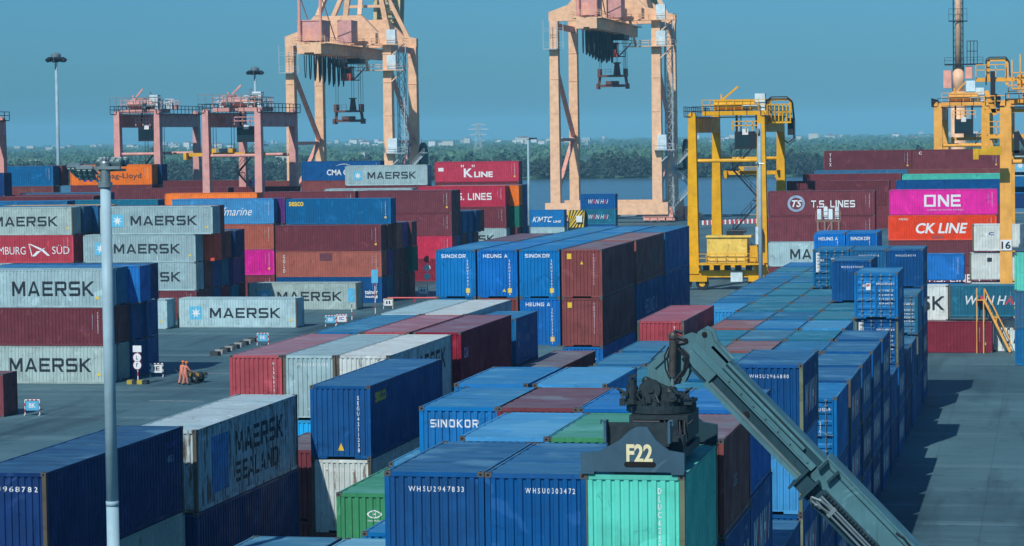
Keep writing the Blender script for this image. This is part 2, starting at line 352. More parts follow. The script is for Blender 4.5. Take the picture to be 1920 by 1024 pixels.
GLYPH = {'M': (1.15, [[(0, 0), (0, 1), (.2, 1), (.5, .44), (.8, 1), (1, 1), (1, 0), (.83, 0), (.83, .66), (.57, .14), (.43, .14), (.17, .66), (.17, 0)]]),
 'A': (1.08, [[(0, 0), (.2, 0), (.5, .8), (.5, 1), (.41, 1)], [(1, 0), (.59, 1), (.5, 1), (.5, .8), (.8, 0)], [(.268, .18), (.732, .18), (.665, .36), (.335, .36)]]),
 'E': (.92, [[(0, 0), (0, 1), (.2, 1), (.2, 0)], [(.2, 1), (1, 1), (1, .81), (.2, .81)], [(.2, .595), (.92, .595), (.92, .405), (.2, .405)], [(.2, .19), (1, .19), (1, 0), (.2, 0)]]),
 'R': (1.0, [[(0, 0), (0, 1), (.2, 1), (.2, 0)], [(.2, 1), (.86, 1), (1, .88), (.8, .81), (.2, .81)], [(1, .88), (1, .5), (.8, .56), (.8, .81)], [(.2, .56), (.8, .56), (1, .5), (.88, .37), (.2, .37)], [(.48, .37), (.72, .37), (1, 0), (.75, 0)]]),
 'S': (.98, [[(.12, 1), (.97, 1), (.97, .81), (.2, .81), (0, .88)], [(0, .88), (.2, .81), (.2, .6), (0, .52)], [(.2, .6), (.88, .6), (1, .48), (.8, .405), (.1, .405), (0, .52)], [(1, .48), (1, .12), (.8, .19), (.8, .405)], [(.02, 0), (.88, 0), (1, .12), (.8, .19), (.02, .19)]]),
 'K': (1.02, [[(0, 0), (0, 1), (.2, 1), (.2, 0)], [(.2, .36), (.2, .61), (.73, 1), (1, 1), (.42, .56)], [(.42, .56), (1, 0), (.73, 0), (.275, .4275)]]),
 'L': (.82, [[(0, 0), (0, 1), (.22, 1), (.22, 0)], [(.22, .19), (1, .19), (1, 0), (.22, 0)]]), 'I': (.24, [[(0, 0), (0, 1), (1, 1), (1, 0)]]),
 'N': (1.04, [[(0, 0), (0, 1), (.25, 1), (.8, .32), (.8, 1), (1, 1), (1, 0), (.75, 0), (.2, .68), (.2, 0)]]),
 'D': (1.0, [[(0, 0), (0, 1), (.2, 1), (.2, 0)], [(.2, 1), (.82, 1), (1, .86), (.8, .81), (.2, .81)], [(1, .86), (1, .14), (.8, .19), (.8, .81)], [(.2, .19), (.8, .19), (1, .14), (.82, 0), (.2, 0)]]),
 'O': (1.02, [[(.16, 1), (.84, 1), (1, .85), (.8, .8), (.2, .8), (0, .85)], [(1, .85), (1, .15), (.8, .2), (.8, .8)], [(.84, 0), (.16, 0), (0, .15), (.2, .2), (.8, .2), (1, .15)], [(0, .15), (0, .85), (.2, .8), (.2, .2)]]),
 'C': (.95, [[(.16, 1), (1, 1), (1, .8), (.2, .8), (0, .85)], [(0, .15), (0, .85), (.2, .8), (.2, .2)], [(1, 0), (.16, 0), (0, .15), (.2, .2), (1, .2)]]),
 'H': (1.0, [[(0, 0), (0, 1), (.2, 1), (.2, 0)], [(.8, 0), (.8, 1), (1, 1), (1, 0)], [(.2, .4), (.2, .6), (.8, .6), (.8, .4)]]),
 'U': (1.0, [[(0, .15), (0, 1), (.2, 1), (.2, .2)], [(.8, .2), (.8, 1), (1, 1), (1, .15)], [(.84, 0), (.16, 0), (0, .15), (.2, .2), (.8, .2), (1, .15)]]),
 'G': (1.02, [[(.16, 1), (1, 1), (1, .8), (.2, .8), (0, .85)], [(0, .15), (0, .85), (.2, .8), (.2, .2)], [(1, 0), (.16, 0), (0, .15), (.2, .2), (.8, .2), (1, .2)], [(.8, .2), (.8, .36), (.5, .36), (.5, .54), (1, .54), (1, .2)]]),
 'T': (.95, [[(0, 1), (1, 1), (1, .81), (.6, .81), (.6, 0), (.4, 0), (.4, .81), (0, .81)]]), '.': (.22, [[(0, 0), (0, .2), (1, .2), (1, 0)]]), ' ': (.4, [])}
def block_letters(root, s, face, L, u, z, h, w, ink='white', conform=True, slant=0.0, gap=.2):
    """bold signwriter's capitals drawn stroke by stroke"""
    tot = sum(GLYPH[c][0] for c in s)+gap*(len(s)-1); vs = []; fs = []; x = 0
    for c in s:
        gw, polys = GLYPH[c]
        for p in polys:
            i = len(vs); vs += [(u+((x+a*gw)/tot-.5)*w+slant*(b-.5)*h, z+(b-.5)*h) for a, b in p]; fs.append(tuple(range(i, i+len(p))))
        x += gw+gap
    return lay(root, 'lettering', vs, fs, [0]*len(fs), [INK[ink]], face, L, conform)
def star_geo():
    """a pale blue square and a seven-pointed star"""
    vs = [(-.5, -.5), (.5, -.5), (.5, .5), (-.5, .5)]; fs = [(0, 1, 2, 3)]; ms = [0]
    return vs, fs, ms
def star_pts(n=7, ro=.43, ri=.17):
    return [((ro if k % 2 == 0 else ri)*math.sin(math.pi*k/n), (ro if k % 2 == 0 else ri)*math.cos(math.pi*k/n)) for k in range(2*n)]
def lay(root, name, vs, fs, ms, mats, face, L, conform, off=.005):
    """vs in (u,z) metres on a face: 'end' u=x; 'R' u=y; 'L' u=L-y"""
    bm = bmesh.new(); bv = [bm.verts.new((u, 0, z)) for u, z in vs]
    for f, mi in zip(fs, ms):
        try: fc = bm.faces.new([bv[i] for i in f]); fc.material_index = mi
        except ValueError: pass
    bp = _endbp if face == 'end' else _sidebp[L]
    if face == 'L': bp = [(L-u, d) for u, d in reversed(bp)]
    bmesh.ops.triangulate(bm, faces=bm.faces[:])
    if conform:
        lo = min(u for u, z in vs); hi = max(u for u, z in vs)
        for u, d in bp:
            if lo < u < hi: bmesh.ops.bisect_plane(bm, geom=bm.verts[:]+bm.edges[:]+bm.faces[:], plane_co=(u, 0, 0), plane_no=(1, 0, 0))
    for v in bm.verts:
        u, z = v.co.x, v.co.z; d = (wave_at(bp, u) if conform else 0) + INS - off
        v.co = {'end': Vector((u, d, z)), 'R': Vector((CW/2-d, u, z)), 'L': Vector((-(CW/2-d), L-u, z))}[face]
    me = bpy.data.meshes.new(name); bm.to_mesh(me); bm.free()
    for q in mats: me.materials.append(q)
    return link(name, me, root)
def letters(root, s, face, L, u, z, h, w=None, ink='white', bold=.02, conform=True, fmt=None, slant=0.0, off=.005, name='lettering'):
    vs, fs, ms, asp = text_geo(s, bold, fmt); w = w or h*asp
    pts = [(u+x*w+slant*y*h, z+y*h) for x, y in vs]
    return lay(root, name, pts, fs, ms if fmt else [0]*len(fs), [INK[ink], M_RED] if fmt else [INK[ink]], face, L, conform, off)
def patch(root, name, pts, mat, face, L, conform=True, off=.004):
    return lay(root, name, pts, [tuple(range(len(pts)))], [0], [mat], face, L, conform, off)
def rect(u, z, w, h): return [(u-w/2, z-h/2), (u+w/2, z-h/2), (u+w/2, z+h/2), (u-w/2, z+h/2)]
def digits(n, seed):
    r = random.Random(seed); return ''.join(r.choice('0123456789') for _ in range(n))
GROUP = 'shipping containers stacked in the yard'
COUNT = [0]
def container(x, y, z0, L, H, colour, label, orient='Y', end='plain', frame=None, near=False, group=GROUP):
    """orient Y: x is the middle, y the near end. orient X: x is the right-hand end, y the near long side."""
    COUNT[0] += 1
    if orient == 'Y': t = thing('shipping_container', label, 'container', (x, y, z0), 0, group)
    else: t = thing('shipping_container', label, 'container', (x, y+CW/2, z0), math.pi/2, group)
    m_ = P[colour](); fm = P[frame]() if frame else m_
    def part(name, me, mat, loc=None, parent=t):
        o = link(name, me, parent, loc); o.material_slots[0].link = 'OBJECT'; o.material_slots[0].material = mat; return o
    part('shell', shell_mesh(L, H, end == 'door'), m_)
    sep = near or frame is not None
    part('frame', frame_mesh(L, H, not near, not sep), m_)
    if sep:
        for sx in (-1, 1):
            for yy in (.0805, L-.0805): part('corner_post', post_mesh(H), fm, (sx*(CW/2-.068), yy, 0))
    if near:
        for sx in (-1, 1):
            for yy in (.089, L-.089):
                for zz in (.006, H-.118): link('corner_casting', casting_mesh(), t, (sx*(CW/2-.081), yy, zz))
    if end == 'door':
        for s in (1, -1):
            d = part('door', door_mesh(H), m_, (0, .03, 0)); d.scale = (s, 1, 1)
            for xx in (.28, .78): bb = link('locking_bar', bar_mesh(H), d, (xx, 0, 0))
    t['_L'] = L; t['_H'] = H
    return t
def LH(t): return t['_L'], t['_H']
# ---- the liveries in the photograph
def number_row(t, s, z=None, u=.05, w=1.35, h=.13, ink='white', conform=True):
    L, H = LH(t); n = len(s)
    letters(t, ' '.join(s), 'end', L, u, z or H-.42, h, w, ink, .012, conform)
def number_col(t, face, u, s, top, h=.13, ink='white', conform=False):
    L, H = LH(t); sp = h*1.18; n = len(s)
    letters(t, '\n'.join(s), face, L, u, top-n*sp/2, n*sp, h*.62, ink, .015, conform)
def side_marks(t, seed, face='L'):
    """the small upright code columns and stickers at the right-hand end of a long side"""
    L, H = LH(t); u = L-.62
    number_col(t, face, u, 'TU'+digits(7, seed), H-.35, .15); number_col(t, face, u-.42, digits(8, seed+1), H-.5, .12, 'faded')
    if seed % 2: patch(t, 'sticker', rect(u, .75, .22, .22), M_YEL, face, L, False)
def maersk(t, face='L', conform=False, star=True, faded=False):
    L, H = LH(t); ink = 'ink'; zc = H*.5
    if star:
        patch(t, 'logo', rect(L*.155, zc, 1.28, 1.28), M_STAR, face, L, conform)
        s = star_pts(); pts = [(L*.155+a*1.25, zc+b*1.25) for a, b in s]
        ctr = (L*.155, zc); vs = pts+[ctr]; n = len(pts)
        lay(t, 'logo', vs, [(k, (k+1) % n, n) for k in range(n)], [0]*n, [M_WHITE], face, L, conform, .009)
    block_letters(t, 'MAERSK', face, L, L*.567, zc, .98, 7.2, ink, conform)
# ------------------------------------------------------------------ the setting: yard, river, far bank
def ground_mat():
    mt, t, b = newmat('asphalt'); v = coords(t, False)
    n1 = noise(t, v, 0.045, 6, 0.62); n2 = noise(t, v, 0.6, 8, 0.7)
    mp = N(t, 'ShaderNodeMapping'); mp.inputs['Scale'].default_value = (0.02, 0.35, 1); t.links.new(v, mp.inputs[0]); n3 = noise(t, mp.outputs[0], 1.0, 5)
    mp4 = N(t, 'ShaderNodeMapping'); mp4.inputs['Scale'].default_value = (0.25, 0.03, 1); t.links.new(v, mp4.inputs[0]); n4 = noise(t, mp4.outputs[0], 1.0, 5)
    col = mixrgb(t, (0.036, 0.096, 0.118), (0.080, 0.180, 0.205), ramp(t, n1, 0.35, 0.68))
    col = mixrgb(t, col, (0.12, 0.225, 0.245), ramp(t, n3, 0.54, 0.70, 0, 0.85))
    col = mixrgb(t, col, (0.016, 0.048, 0.062), ramp(t, n4, 0.52, 0.66, 0, 0.8))
    col = mixrgb(t, col, (0.014, 0.036, 0.046), ramp(t, n2, 0.56, 0.72, 0, 0.75))
    br = N(t, 'ShaderNodeTexBrick'); br.inputs['Scale'].default_value = 0.16; br.inputs['Mortar Size'].default_value = 0.006; br.offset = 0.0
    br.inputs['Color1'].default_value = (1, 1, 1, 1); br.inputs['Color2'].default_value = (.78, .8, .8, 1); br.inputs['Mortar'].default_value = (.55, .55, .55, 1); t.links.new(v, br.inputs['Vector'])
    col = mixrgb(t, col, br.outputs[0], 0.55, 'MULTIPLY')
    t.links.new(col, b.inputs['Base Color']); b.inputs['Roughness'].default_value = 0.75
    bp = N(t, 'ShaderNodeBump'); bp.inputs['Strength'].default_value = .25; bp.inputs['Distance'].default_value = .02; t.links.new(n2, bp.inputs['Height']); t.links.new(bp.outputs[0], b.inputs['Normal'])
    return mt
def land_mat():
    mt, t, b = newmat('far_land'); v = coords(t, False)
    mp = N(t, 'ShaderNodeMapping'); mp.inputs['Scale'].default_value = (0.35, 1.0, 1); t.links.new(v, mp.inputs[0])
    n1 = noise(t, mp.outputs[0], 0.004, 6, 0.65); n2 = noise(t, v, 0.03, 5)
    col = mixrgb(t, (0.03, 0.085, 0.045), (0.075, 0.17, 0.08), ramp(t, n1, 0.4, 0.65)); col = mixrgb(t, col, (0.16, 0.17, 0.11), ramp(t, n2, 0.66, 0.78, 0, .6))
    t.links.new(col, b.inputs['Base Color']); b.inputs['Roughness'].default_value = 0.9; return mt
def water_mat():
    mt, t, b = newmat('river_water'); v = coords(t, False)
    mp = N(t, 'ShaderNodeMapping'); mp.inputs['Scale'].default_value = (0.25, 1.0, 1); t.links.new(v, mp.inputs[0])
    n = noise(t, mp.outputs[0], 0.02, 5, 0.6)
    t.links.new(mixrgb(t, (0.05, 0.10, 0.115), (0.075, 0.14, 0.15), ramp(t, n, .4, .65)), b.inputs['Base Color']); b.inputs['Roughness'].default_value = 0.22
    bp = N(t, 'ShaderNodeBump'); bp.inputs['Strength'].default_value = .6; bp.inputs['Distance'].default_value = .3; t.links.new(noise(t, mp.outputs[0], 0.9, 6, .65), bp.inputs['Height']); t.links.new(bp.outputs[0], b.inputs['Normal'])
    return mt
M_ASPH = ground_mat(); M_CONC = simple('concrete', (150, 152, 146), 0.8, vary=.35, scale=.6)
QUAY = 572.0; BANK = 1243.0
b = MB(); b.box(-900, 400, -60, QUAY, -6, 0); struct('yard_ground', b, M_ASPH)
b = MB(); b.box(-900, 400, QUAY, QUAY+1.6, -6, .25); struct('quay', b, M_CONC)
b = MB(); b.quad((-9000, QUAY-40, -3), (9000, QUAY-40, -3), (9000, BANK+30, -3), (-9000, BANK+30, -3)); struct('river', b, water_mat())
b = MB(); n = 60; xs = [-9000+300*i for i in range(n+1)]; rr = random.Random(3)
prof = [(BANK, -6), (BANK+6, -2.2), (BANK+30, -.8), (BANK+200, 0.2), (12000, 1.0)]; jit = [rr.uniform(-5, 5) for _ in xs]
for i in range(n):
    for (y0, z0), (y1, z1) in zip(prof, prof[1:]):
        b.quad((xs[i], y0+jit[i], z0), (xs[i+1], y0+jit[i+1], z0), (xs[i+1], y1+jit[i+1], z1), (xs[i], y1+jit[i], z1))
struct('land', b, land_mat(), smooth=True)
b = MB(); b.box(-9000, 9000, -700, -60.05, -7, -4); b.box(-9000, -900.05, -60.05, QUAY-40, -7, -3.5); b.box(400.05, 9000, -60.05, QUAY-40, -7, -3.5); struct('terrain', b, land_mat())
# faded painted lines on the yard
b = MB()
for (px, py, w_, d_) in [(330, 752, 4, .16), (410, 700, 5, .16)]:
    p = on(px, py); b.quad((p.x-w_/2, p.y-d_, .004), (p.x+w_/2, p.y-d_, .004), (p.x+w_/2, p.y+d_, .004), (p.x-w_/2, p.y+d_, .004))
struct('road_markings', b, simple('worn_line_paint', (150, 160, 158), .8, vary=.4, scale=2))

# foliage: many small leaf clumps through each crown
def leaf_mat(name, c1, c2):
    mt, t, b = newmat(name); v = coords(t, False); g = N(t, 'ShaderNodeNewGeometry')
    col = mixrgb(t, c1, c2, ramp(t, g.outputs['Random Per Island'], 0, 1)); col = mixrgb(t, col, tuple(x*.55 for x in c1), ramp(t, noise(t, v, .02, 3), .45, .65, 0, .7))
    t.links.new(col, b.inputs['Base Color']); b.inputs['Roughness'].default_value = .7; return mt
def wood(name, label, spots, mat, clump, per, seed):
    """spots: (x,y,ground z,height,radius)"""
    r = random.Random(seed); b = MB()
    for (x, y, z, h, rad) in spots:
        for k in range(per):
            a = r.uniform(0, 6.283); q = r.random()**.5; zz = r.random(); prof_ = math.sin(math.pi*min(1, .18+.82*zz))**.6
            cx = x+rad*q*prof_*math.cos(a); cy = y+rad*q*prof_*math.sin(a); cz = z+h*(.05+.95*zz); s = clump*r.uniform(.55, 1.3)
            n_ = Vector((math.cos(a)*q+r.uniform(-.7, .7), math.sin(a)*q-.4+r.uniform(-.7, .7), .5+r.uniform(-.5, .6))).normalized()
            u = n_.cross(Vector((.2, .3, 1))).normalized(); v = n_.cross(u); c = Vector((cx, cy, cz))
            pts = []
            for j in range(5):
                t_ = 6.283*j/5+r.uniform(-.3, .3); pts.append(c+u*(s*r.uniform(.6, 1.1)*math.cos(t_))+v*(s*r.uniform(.6, 1.1)*math.sin(t_)))
            b.quad(*pts)
    o = b.build(name, mat); tag(o, label, 'trees', kind='stuff'); return o
r_ = random.Random(11); spots = []
M_LEAF = leaf_mat('leaf_dark', (0.003, 0.020, 0.016), (0.008, 0.036, 0.025)); M_LEAF2 = leaf_mat('leaf_mid', (0.025, 0.085, 0.045), (0.06, 0.15, 0.07))
x = -560.0
while x < 20:
    for k in range(7):
        y = BANK+6+k*9+r_.uniform(-4, 4); h = r_.uniform(7.5, 11)*(0.8 if k == 0 else 1)*(.82+.3*math.sin(x*.031+k)*math.sin(x*.087)+(.35 if r_.random() < .05 else 0))
        spots.append((x+r_.uniform(-4, 4), y, -2, h, r_.uniform(3.2, 5.4)))
    x += 6.2
wood('riverside_wood', 'dense dark green band of trees along the far river bank', spots, M_LEAF, .75, 150, 5)
spots = []
for k in range(1150):
    y = 1700+(r_.random()**1.3)*6500; xx = r_.uniform(-0.44, 0.03)*y; h = r_.uniform(3, 6.5)*(1+y/9000)
    ln = r_.choice((1, 1, 3, 6))
    for j in range(ln): spots.append((xx+j*r_.uniform(9, 22), y+r_.uniform(-6, 6), 0, h*r_.uniform(.7, 1.1), r_.uniform(4, 7)*(1+y/2500)))
wood('hedgerow_trees', 'scattered trees and hedgerows on the hazy green plain beyond the river', spots, M_LEAF2, 1.9, 44, 6)

# far town: pale blocks on the horizon, each a building
hm = [simple('far_wall_white', (226, 226, 220), .8), simple('far_wall_cream', (206, 200, 184), .8), simple('far_wall_grey', (170, 176, 176), .8)]; hr = simple('far_roof', (130, 96, 86), .8); hw = simple('far_window', (70, 84, 96), .5)
def far_house(x, y, w_, h, d, k, label, group, z=.3):
    t = thing('distant_building', label, 'building', (x, y, z), 0, group)
    a = MB(); a.box(-w_/2, w_/2, 0, d, -1, h); a.build('wall', hm[k % 3], t)
    a = MB()
    if k % 2: a.prism([(-w_/2-.4, h+.01), (w_/2+.4, h+.01), (0, h+w_*.18)], 'y', -.3, d+.3)
    else: a.box(-w_/2-.3, w_/2+.3, -.3, d+.3, h+.01, h+.6)
    a.build('roof', hr if k % 2 else hm[(k+1) % 3], t)
    if not group:
        nf = max(1, int(h/3.4)); nw = max(2, int(w_/4)); a = MB(); a.box(-w_*.2/nw, w_*.2/nw, -.06, .05, 0, 1.6); me = a.mesh('window', [hw])
        for f in range(nf):
            for q in range(nw): link('window', me, t, (-w_/2+w_*(q+.5)/nw, 0, 1+f*3.4))
    return t
GH = 'pale houses on the hazy horizon'
for k in range(230):
    az = r_.uniform(-.44, .04) if k % 3 else r_.choice((-.33, -.26, -.2, -.12, -.04, -.02))+r_.uniform(-.02, .02)
    y = r_.uniform(4200, 7600); far_house(az*y, y, r_.uniform(6, 20), r_.choice((6, 7, 9, 11, 15)), 12, k, 'pale house among the hazy trees on the horizon', GH)
p = at(527, 272, 1750); far_house(p.x, 1750, 9, 5.5, 8, 0, 'white three-storey building standing among trees, seen between the pink crane and the peach crane legs', None)
p = at(1098, 256, 4300); far_house(p.x, 4300, 14, 13, 14, 2, 'pale tower block on the horizon right of the right-hand peach quay crane leg', None)
p = at(678, 273, 2000); far_house(p.x, 2000, 5, 6, 6, 0, 'small white house seen below the spreader of the left peach quay crane', None)
p = at(1572, 266, 1700); far_house(p.x, 1700, 7, 4, 8, 1, 'low house with a reddish roof on the green plain right of the yellow crane', None)
p = at(64, 289, 1900); far_house(p.x, 1900, 9, 4, 8, 0, 'low white farmhouse on the plain left of the tall lamp mast', None)

# a power pylon on the plain
p = at(897, 270, 2300)
t = thing('power_pylon', 'grey lattice power pylon standing on the hazy plain between the two peach cranes', 'pylon', (p.x, 2300, 0))
M_LAT = simple('lattice_grey', (170, 186, 190), .6); a = MB()
for sx in (-1, 1):
    for sy in (-1, 1): a.beam((sx*4, sy*4, 0), (sx*.8, sy*.8, 30), .36)
for k in range(6):
    q0, q1 = 4-k*.52, 4-(k+1)*.52
    for sy in (-1, 1): a.beam((-q0, sy*q0, k*5), (q1, sy*q1, k*5+5), .2); a.beam((q0, sy*q0, k*5), (-q1, sy*q1, k*5+5), .2)
a.build('tower', M_LAT, t)
for z, wd in ((20, 8), (25, 10), (29, 7)):
    a = MB(); a.beam((-wd, 0, z), (wd, 0, z), .6); a.beam((-wd, 0, z), (0, 0, z+1.6), .35); a.beam((wd, 0, z), (0, 0, z+1.6), .35); a.build('cross_arm', M_LAT, t)
# ------------------------------------------------------------------ the long block of 20 foot boxes beside the right-hand aisle
S20, S40 = 6.058, 12.192
ORD = ['first', 'second', 'third', 'fourth', 'fifth', 'sixth', 'seventh', 'eighth', 'ninth', 'tenth', 'eleventh', 'twelfth', 'thirteenth', 'fourteenth', 'fifteenth', 'sixteenth', 'seventeenth', 'eighteenth', 'nineteenth', 'twentieth', 'twenty-first']
def colx(c): return -8.3-CW/2-(c-1)*2.47
def rowy(r): return 59.2+7.2*r
TINT = dict(navy='navy blue', deep_navy='dark navy', blue='blue', bright_blue='bright blue', light_blue='light blue', pale_blue='pale blue', slate_blue='slate blue', teal='dull teal', sea_blue='sea blue', steel_blue='steel blue',
  maroon='maroon', brown='brown', rust_brown='rust brown', orange_brown='orange brown', dusty_red='dusty red', red='red', crimson='crimson', dark_red='dark red', orange='orange', orange_red='orange red', magenta='magenta', white='white', rusty_white='rusty white', pale_grey='pale grey',
  dirty_grey='dirty grey', faded_grey_blue='faded grey blue', green='green', dark_green='dark green', turquoise='turquoise', purple='purple', sky_blue='sky blue', yellow='yellow')
jr = random.Random(21)
ROWDX = {(0, 3): .13, (0, 2): .1, (1, 3): .32, (1, 2): .2, (2, 4): -.14, (2, 3): -.25, (2, 2): -.22, (2, 1): -.18, (3, 4): -.66, (3, 3): -.6, (2, 5): -.2, (3, 5): -.45, (1, 4): .1, (0, 5): -.15, (0, 4): -.1}
def cell(r, c, tier, colour, label=None, **kw):
    near = r <= 4; x = colx(c)+jr.uniform(-.03, .03)+ROWDX.get((r, c), 0); y = rowy(r)+jr.uniform(-.12, .12)
    pos = {1: 'nearest the aisle', 2: 'second from the aisle', 3: 'middle column', 4: 'fourth from the aisle', 5: 'leftmost column'}[c]
    lab = label or f"{TINT[colour]} short container, tier {tier}, right-hand block, {ORD[r]} row back, {pos}"
    return container(x, y, (tier-1)*STD, S20, STD, colour, lab, near=near, **kw)
def wanhai(t, face='R', ink='faded', h=.62, conform=False, w=3.3):
    L, H = LH(t); letters(t, 'WAN HAI', face, L, L*.5, H*.5, h, w, ink, .0, conform, fmt=(1, 5) if ink != 'faded' else None, slant=.25)
def whs(t, seed=0, txt=None, row=True):
    L, H = LH(t)
    if row: number_row(t, txt or 'WHSU'+digits(7, seed), conform=t['_near'] if '_near' in t else False)
    letters(t, 'WAN HAI', 'R', L, L*.5, H*.47, 1.1, 4.3, 'white', .035, False, fmt=(1, 5), slant=.3)
    letters(t, digits(4, seed+5), 'R', L, L*.8, H*.83, .16, .7, 'faded', .0, False)
# row 0 (nearest) ...
t = cell(0, 3, 4, 'navy', 'navy short container numbered WHSU2947833 at the bottom centre of the yard'); number_row(t, 'WHSU2947833')
t = cell(0, 2, 4, 'navy', 'navy short container numbered WHSU0303472 touching the turquoise container'); number_row(t, 'WHSU0303472', u=.35, w=1.2)
t = container(colx(1)-.03, rowy(0), 3*STD, S20, STD, 'turquoise', 'turquoise short container with yellowed corner posts gripped by the F22 lifting frame', frame='aged_post', near=True)
L, H = LH(t)
number_col(t, 'end', .62, 'DLUC6250271 22', H-.32, .155, 'white', True); number_col(t, 'R', .35, 'DLUC6250271', H-.45, .19, 'white', False)
cell(0, 5, 3, 'slate_blue', 'slate blue container roof at the bottom edge of the photo, left of the pale roof'); cell(0, 4, 3, 'pale_blue', 'pale blue grey container roof at the bottom edge between slate roof and navy WHSU2947833')
cell(1, 3, 4, 'light_blue', 'light blue container with dark stained roof directly behind WHSU2947833'); t = cell(1, 2, 4, 'green', 'green roofed short container behind the F22 frame, beside the stained light blue roof')
t = cell(1, 1, 4, 'brown', 'brown container with a pinkish roof under the boom, behind the turquoise container'); letters(t, '22G1', 'R', 6.058, 2.6, 1.2, .3, .8, 'faded', 0, False)
t = cell(1, 1, 3, 'navy', 'navy container beneath the pink-roofed brown one, sides lettered in worn white'); whs(t, 3, row=False)
cell(1, 4, 3, 'blue', 'blue container corner showing between the green box and WHSU2947833')
t = cell(2, 4, 4, 'blue', 'blue short container with large SINOKOR lettering on its near end'); block_letters(t, 'SINOKOR', 'end', 6.058, -.16, STD-.50, .235, 1.46, 'white', True, gap=.28); number_col(t, 'end', .82, '16244', STD-.75, .13, 'white', True)
letters(t, 'SKLU 0163', 'R', 6.058, 3.0, 2.2, .14, .9, 'faded', 0, False)
cell(2, 3, 4, 'maroon', 'maroon container with a dusty pink roof right of the large SINOKOR lettered box'); cell(2, 2, 4, 'bright_blue', 'bright blue roof behind the lifting frame, right of the dusty pink roof')
t = cell(2, 1, 4, 'bright_blue', 'bright blue roof under the boom at the aisle side, behind the pink-roofed brown box'); t = cell(2, 1, 3, 'navy', 'navy container under the boom on the aisle side, third row, tier three'); whs(t, 8, row=False)
cell(2, 1, 2, 'navy'); cell(1, 1, 2, 'maroon'); cell(0, 1, 3, 'slate_blue')
t = cell(2, 5, 3, 'green', 'green short container with a white diamond eye emblem on its near end'); L, H = LH(t)
def eye(t, u, z, s):
    """eye-shaped diamond outline with a block H inside and a thin line of writing below"""
    L, H = LH(t); o = []; q = []
    for k in range(24):
        a = 2*math.pi*k/24; c_, d_ = math.cos(a), math.sin(a); rx = .5*abs(c_)**1.35*(1 if c_ >= 0 else -1); rz = .27*abs(d_)**1.1*(1 if d_ >= 0 else -1)
        o.append((u+rx*s, z+rz*s)); q.append((u+rx*s*.76, z+rz*s*.74))
    lay(t, 'emblem', o+q, [(k, (k+1) % 24, 24+(k+1) % 24, 24+k) for k in range(24)], [0]*24, [M_WHITE], 'end', L, True)
    block_letters(t, 'H', 'end', L, u, z, .36*s, .2*s); letters(t, 'SINOTRANS', 'end', L, u, z-.42*s, .09*s, .9*s, 'white', .01, True)
eye(t, -.06, H-.64, .46)
t = cell(3, 4, 4, 'blue', 'blue roof left of a teal roof, behind the SINOKOR lettered box'); t = cell(3, 3, 4, 'light_blue', 'teal blue roofed container whose dark navy side faces the crane head', frame='navy')
cell(3, 5, 3, 'light_blue', 'light blue roof corner between the green emblem box and the large SINOKOR box'); cell(3, 2, 3, 'pale_blue', 'pale blue roof just left of the lifting head plate'); cell(3, 1, 2, 'navy')
for r in (3, 4): cell(r, 2, 3, 'teal') if r == 4 else None
cell(4, 3, 3, 'teal'); cell(4, 4, 3, 'light_blue')
t = cell(4, 1, 4, 'navy', 'tall-standing navy container numbered WHSU2966880 right of the boom, dull teal roof', frame='aged_post'); t['_near'] = True; whs(t, 2, 'WHSU2966880')
t = cell(4, 1, 3, 'light_blue', 'light blue container with a rusty sill under WHSU2966880, right of the boom', frame='aged_post'); L, H = LH(t)
t = cell(4, 1, 2, 'navy', 'navy container with a white number row under the light blue one by the boom', frame='aged_post'); number_row(t, '1814182', z=STD-.3, u=-.3, w=1.1); whs(t, 4, row=False)
cell(4, 1, 1, 'navy'); cell(3, 1, 1, 'navy'); cell(2, 1, 1, 'navy'); cell(1, 1, 1, 'maroon')
# rows 5-10, three high
ROWS = {5: ('teal', 'teal', 'sea_blue', 'teal', 'navy'), 6: ('teal', 'sea_blue', 'teal', 'teal', 'navy'), 7: ('sea_blue', 'teal', 'steel_blue', 'teal', 'navy'),
        8: ('steel_blue', 'teal', 'teal', 'teal', 'navy'), 9: ('sea_blue', 'teal', 'rust_brown', 'steel_blue', 'navy'), 10: (None, 'teal', 'slate_blue', 'teal', 'navy'),
        11: (None, 'rust_brown', 'blue', 'light_blue', None), 12: (None, 'sea_blue', 'sea_blue', 'teal', None), 13: ('light_blue', 'teal', 'teal', 'teal', None), 14: ('steel_blue', 'teal', 'slate_blue', 'teal', None),
        15: ('steel_blue', 'teal', 'teal', None, None), 16: ('sea_blue', 'teal', None, None, None), 17: ('steel_blue', 'sea_blue', None, None, None), 18: ('steel_blue', 'teal', None, None, None), 19: ('teal', 'slate_blue', None, None, None), 20: ('bright_blue', 'blue', None, None, None)}
for r, row in ROWS.items():
    for c, colr in zip((5, 4, 3, 2, 1), row):
        if not colr or (r, c) in ((20, 4),): continue
        if c == 1:
            if r == 5: continue
            if r == 6:
                t = cell(6, 1, 3, 'blue', 'blue container with closed doors facing the camera, low beside WHSU2966880', end='door')
                letters(t, 'WHSU 526 9', 'end', S20, .55, STD-.5, .13, .8, 'white', .01, False, off=.012); number_col(t, 'end', .55, '22G1', STD-1.0, .12); continue
            t = cell(r, c, 3, colr, frame='rusty_post' if r == 7 else None); whs(t, r*3, row=(r == 7 or r == 6))
        else: cell(r, c, 3, colr)
for r in (5, 6, 7, 8, 9, 10):
    for tier in (2, 1):
        t = cell(r, 1, tier, 'navy' if (r+tier) % 5 else 'deep_navy'); whs(t, r*7+tier, row=False)
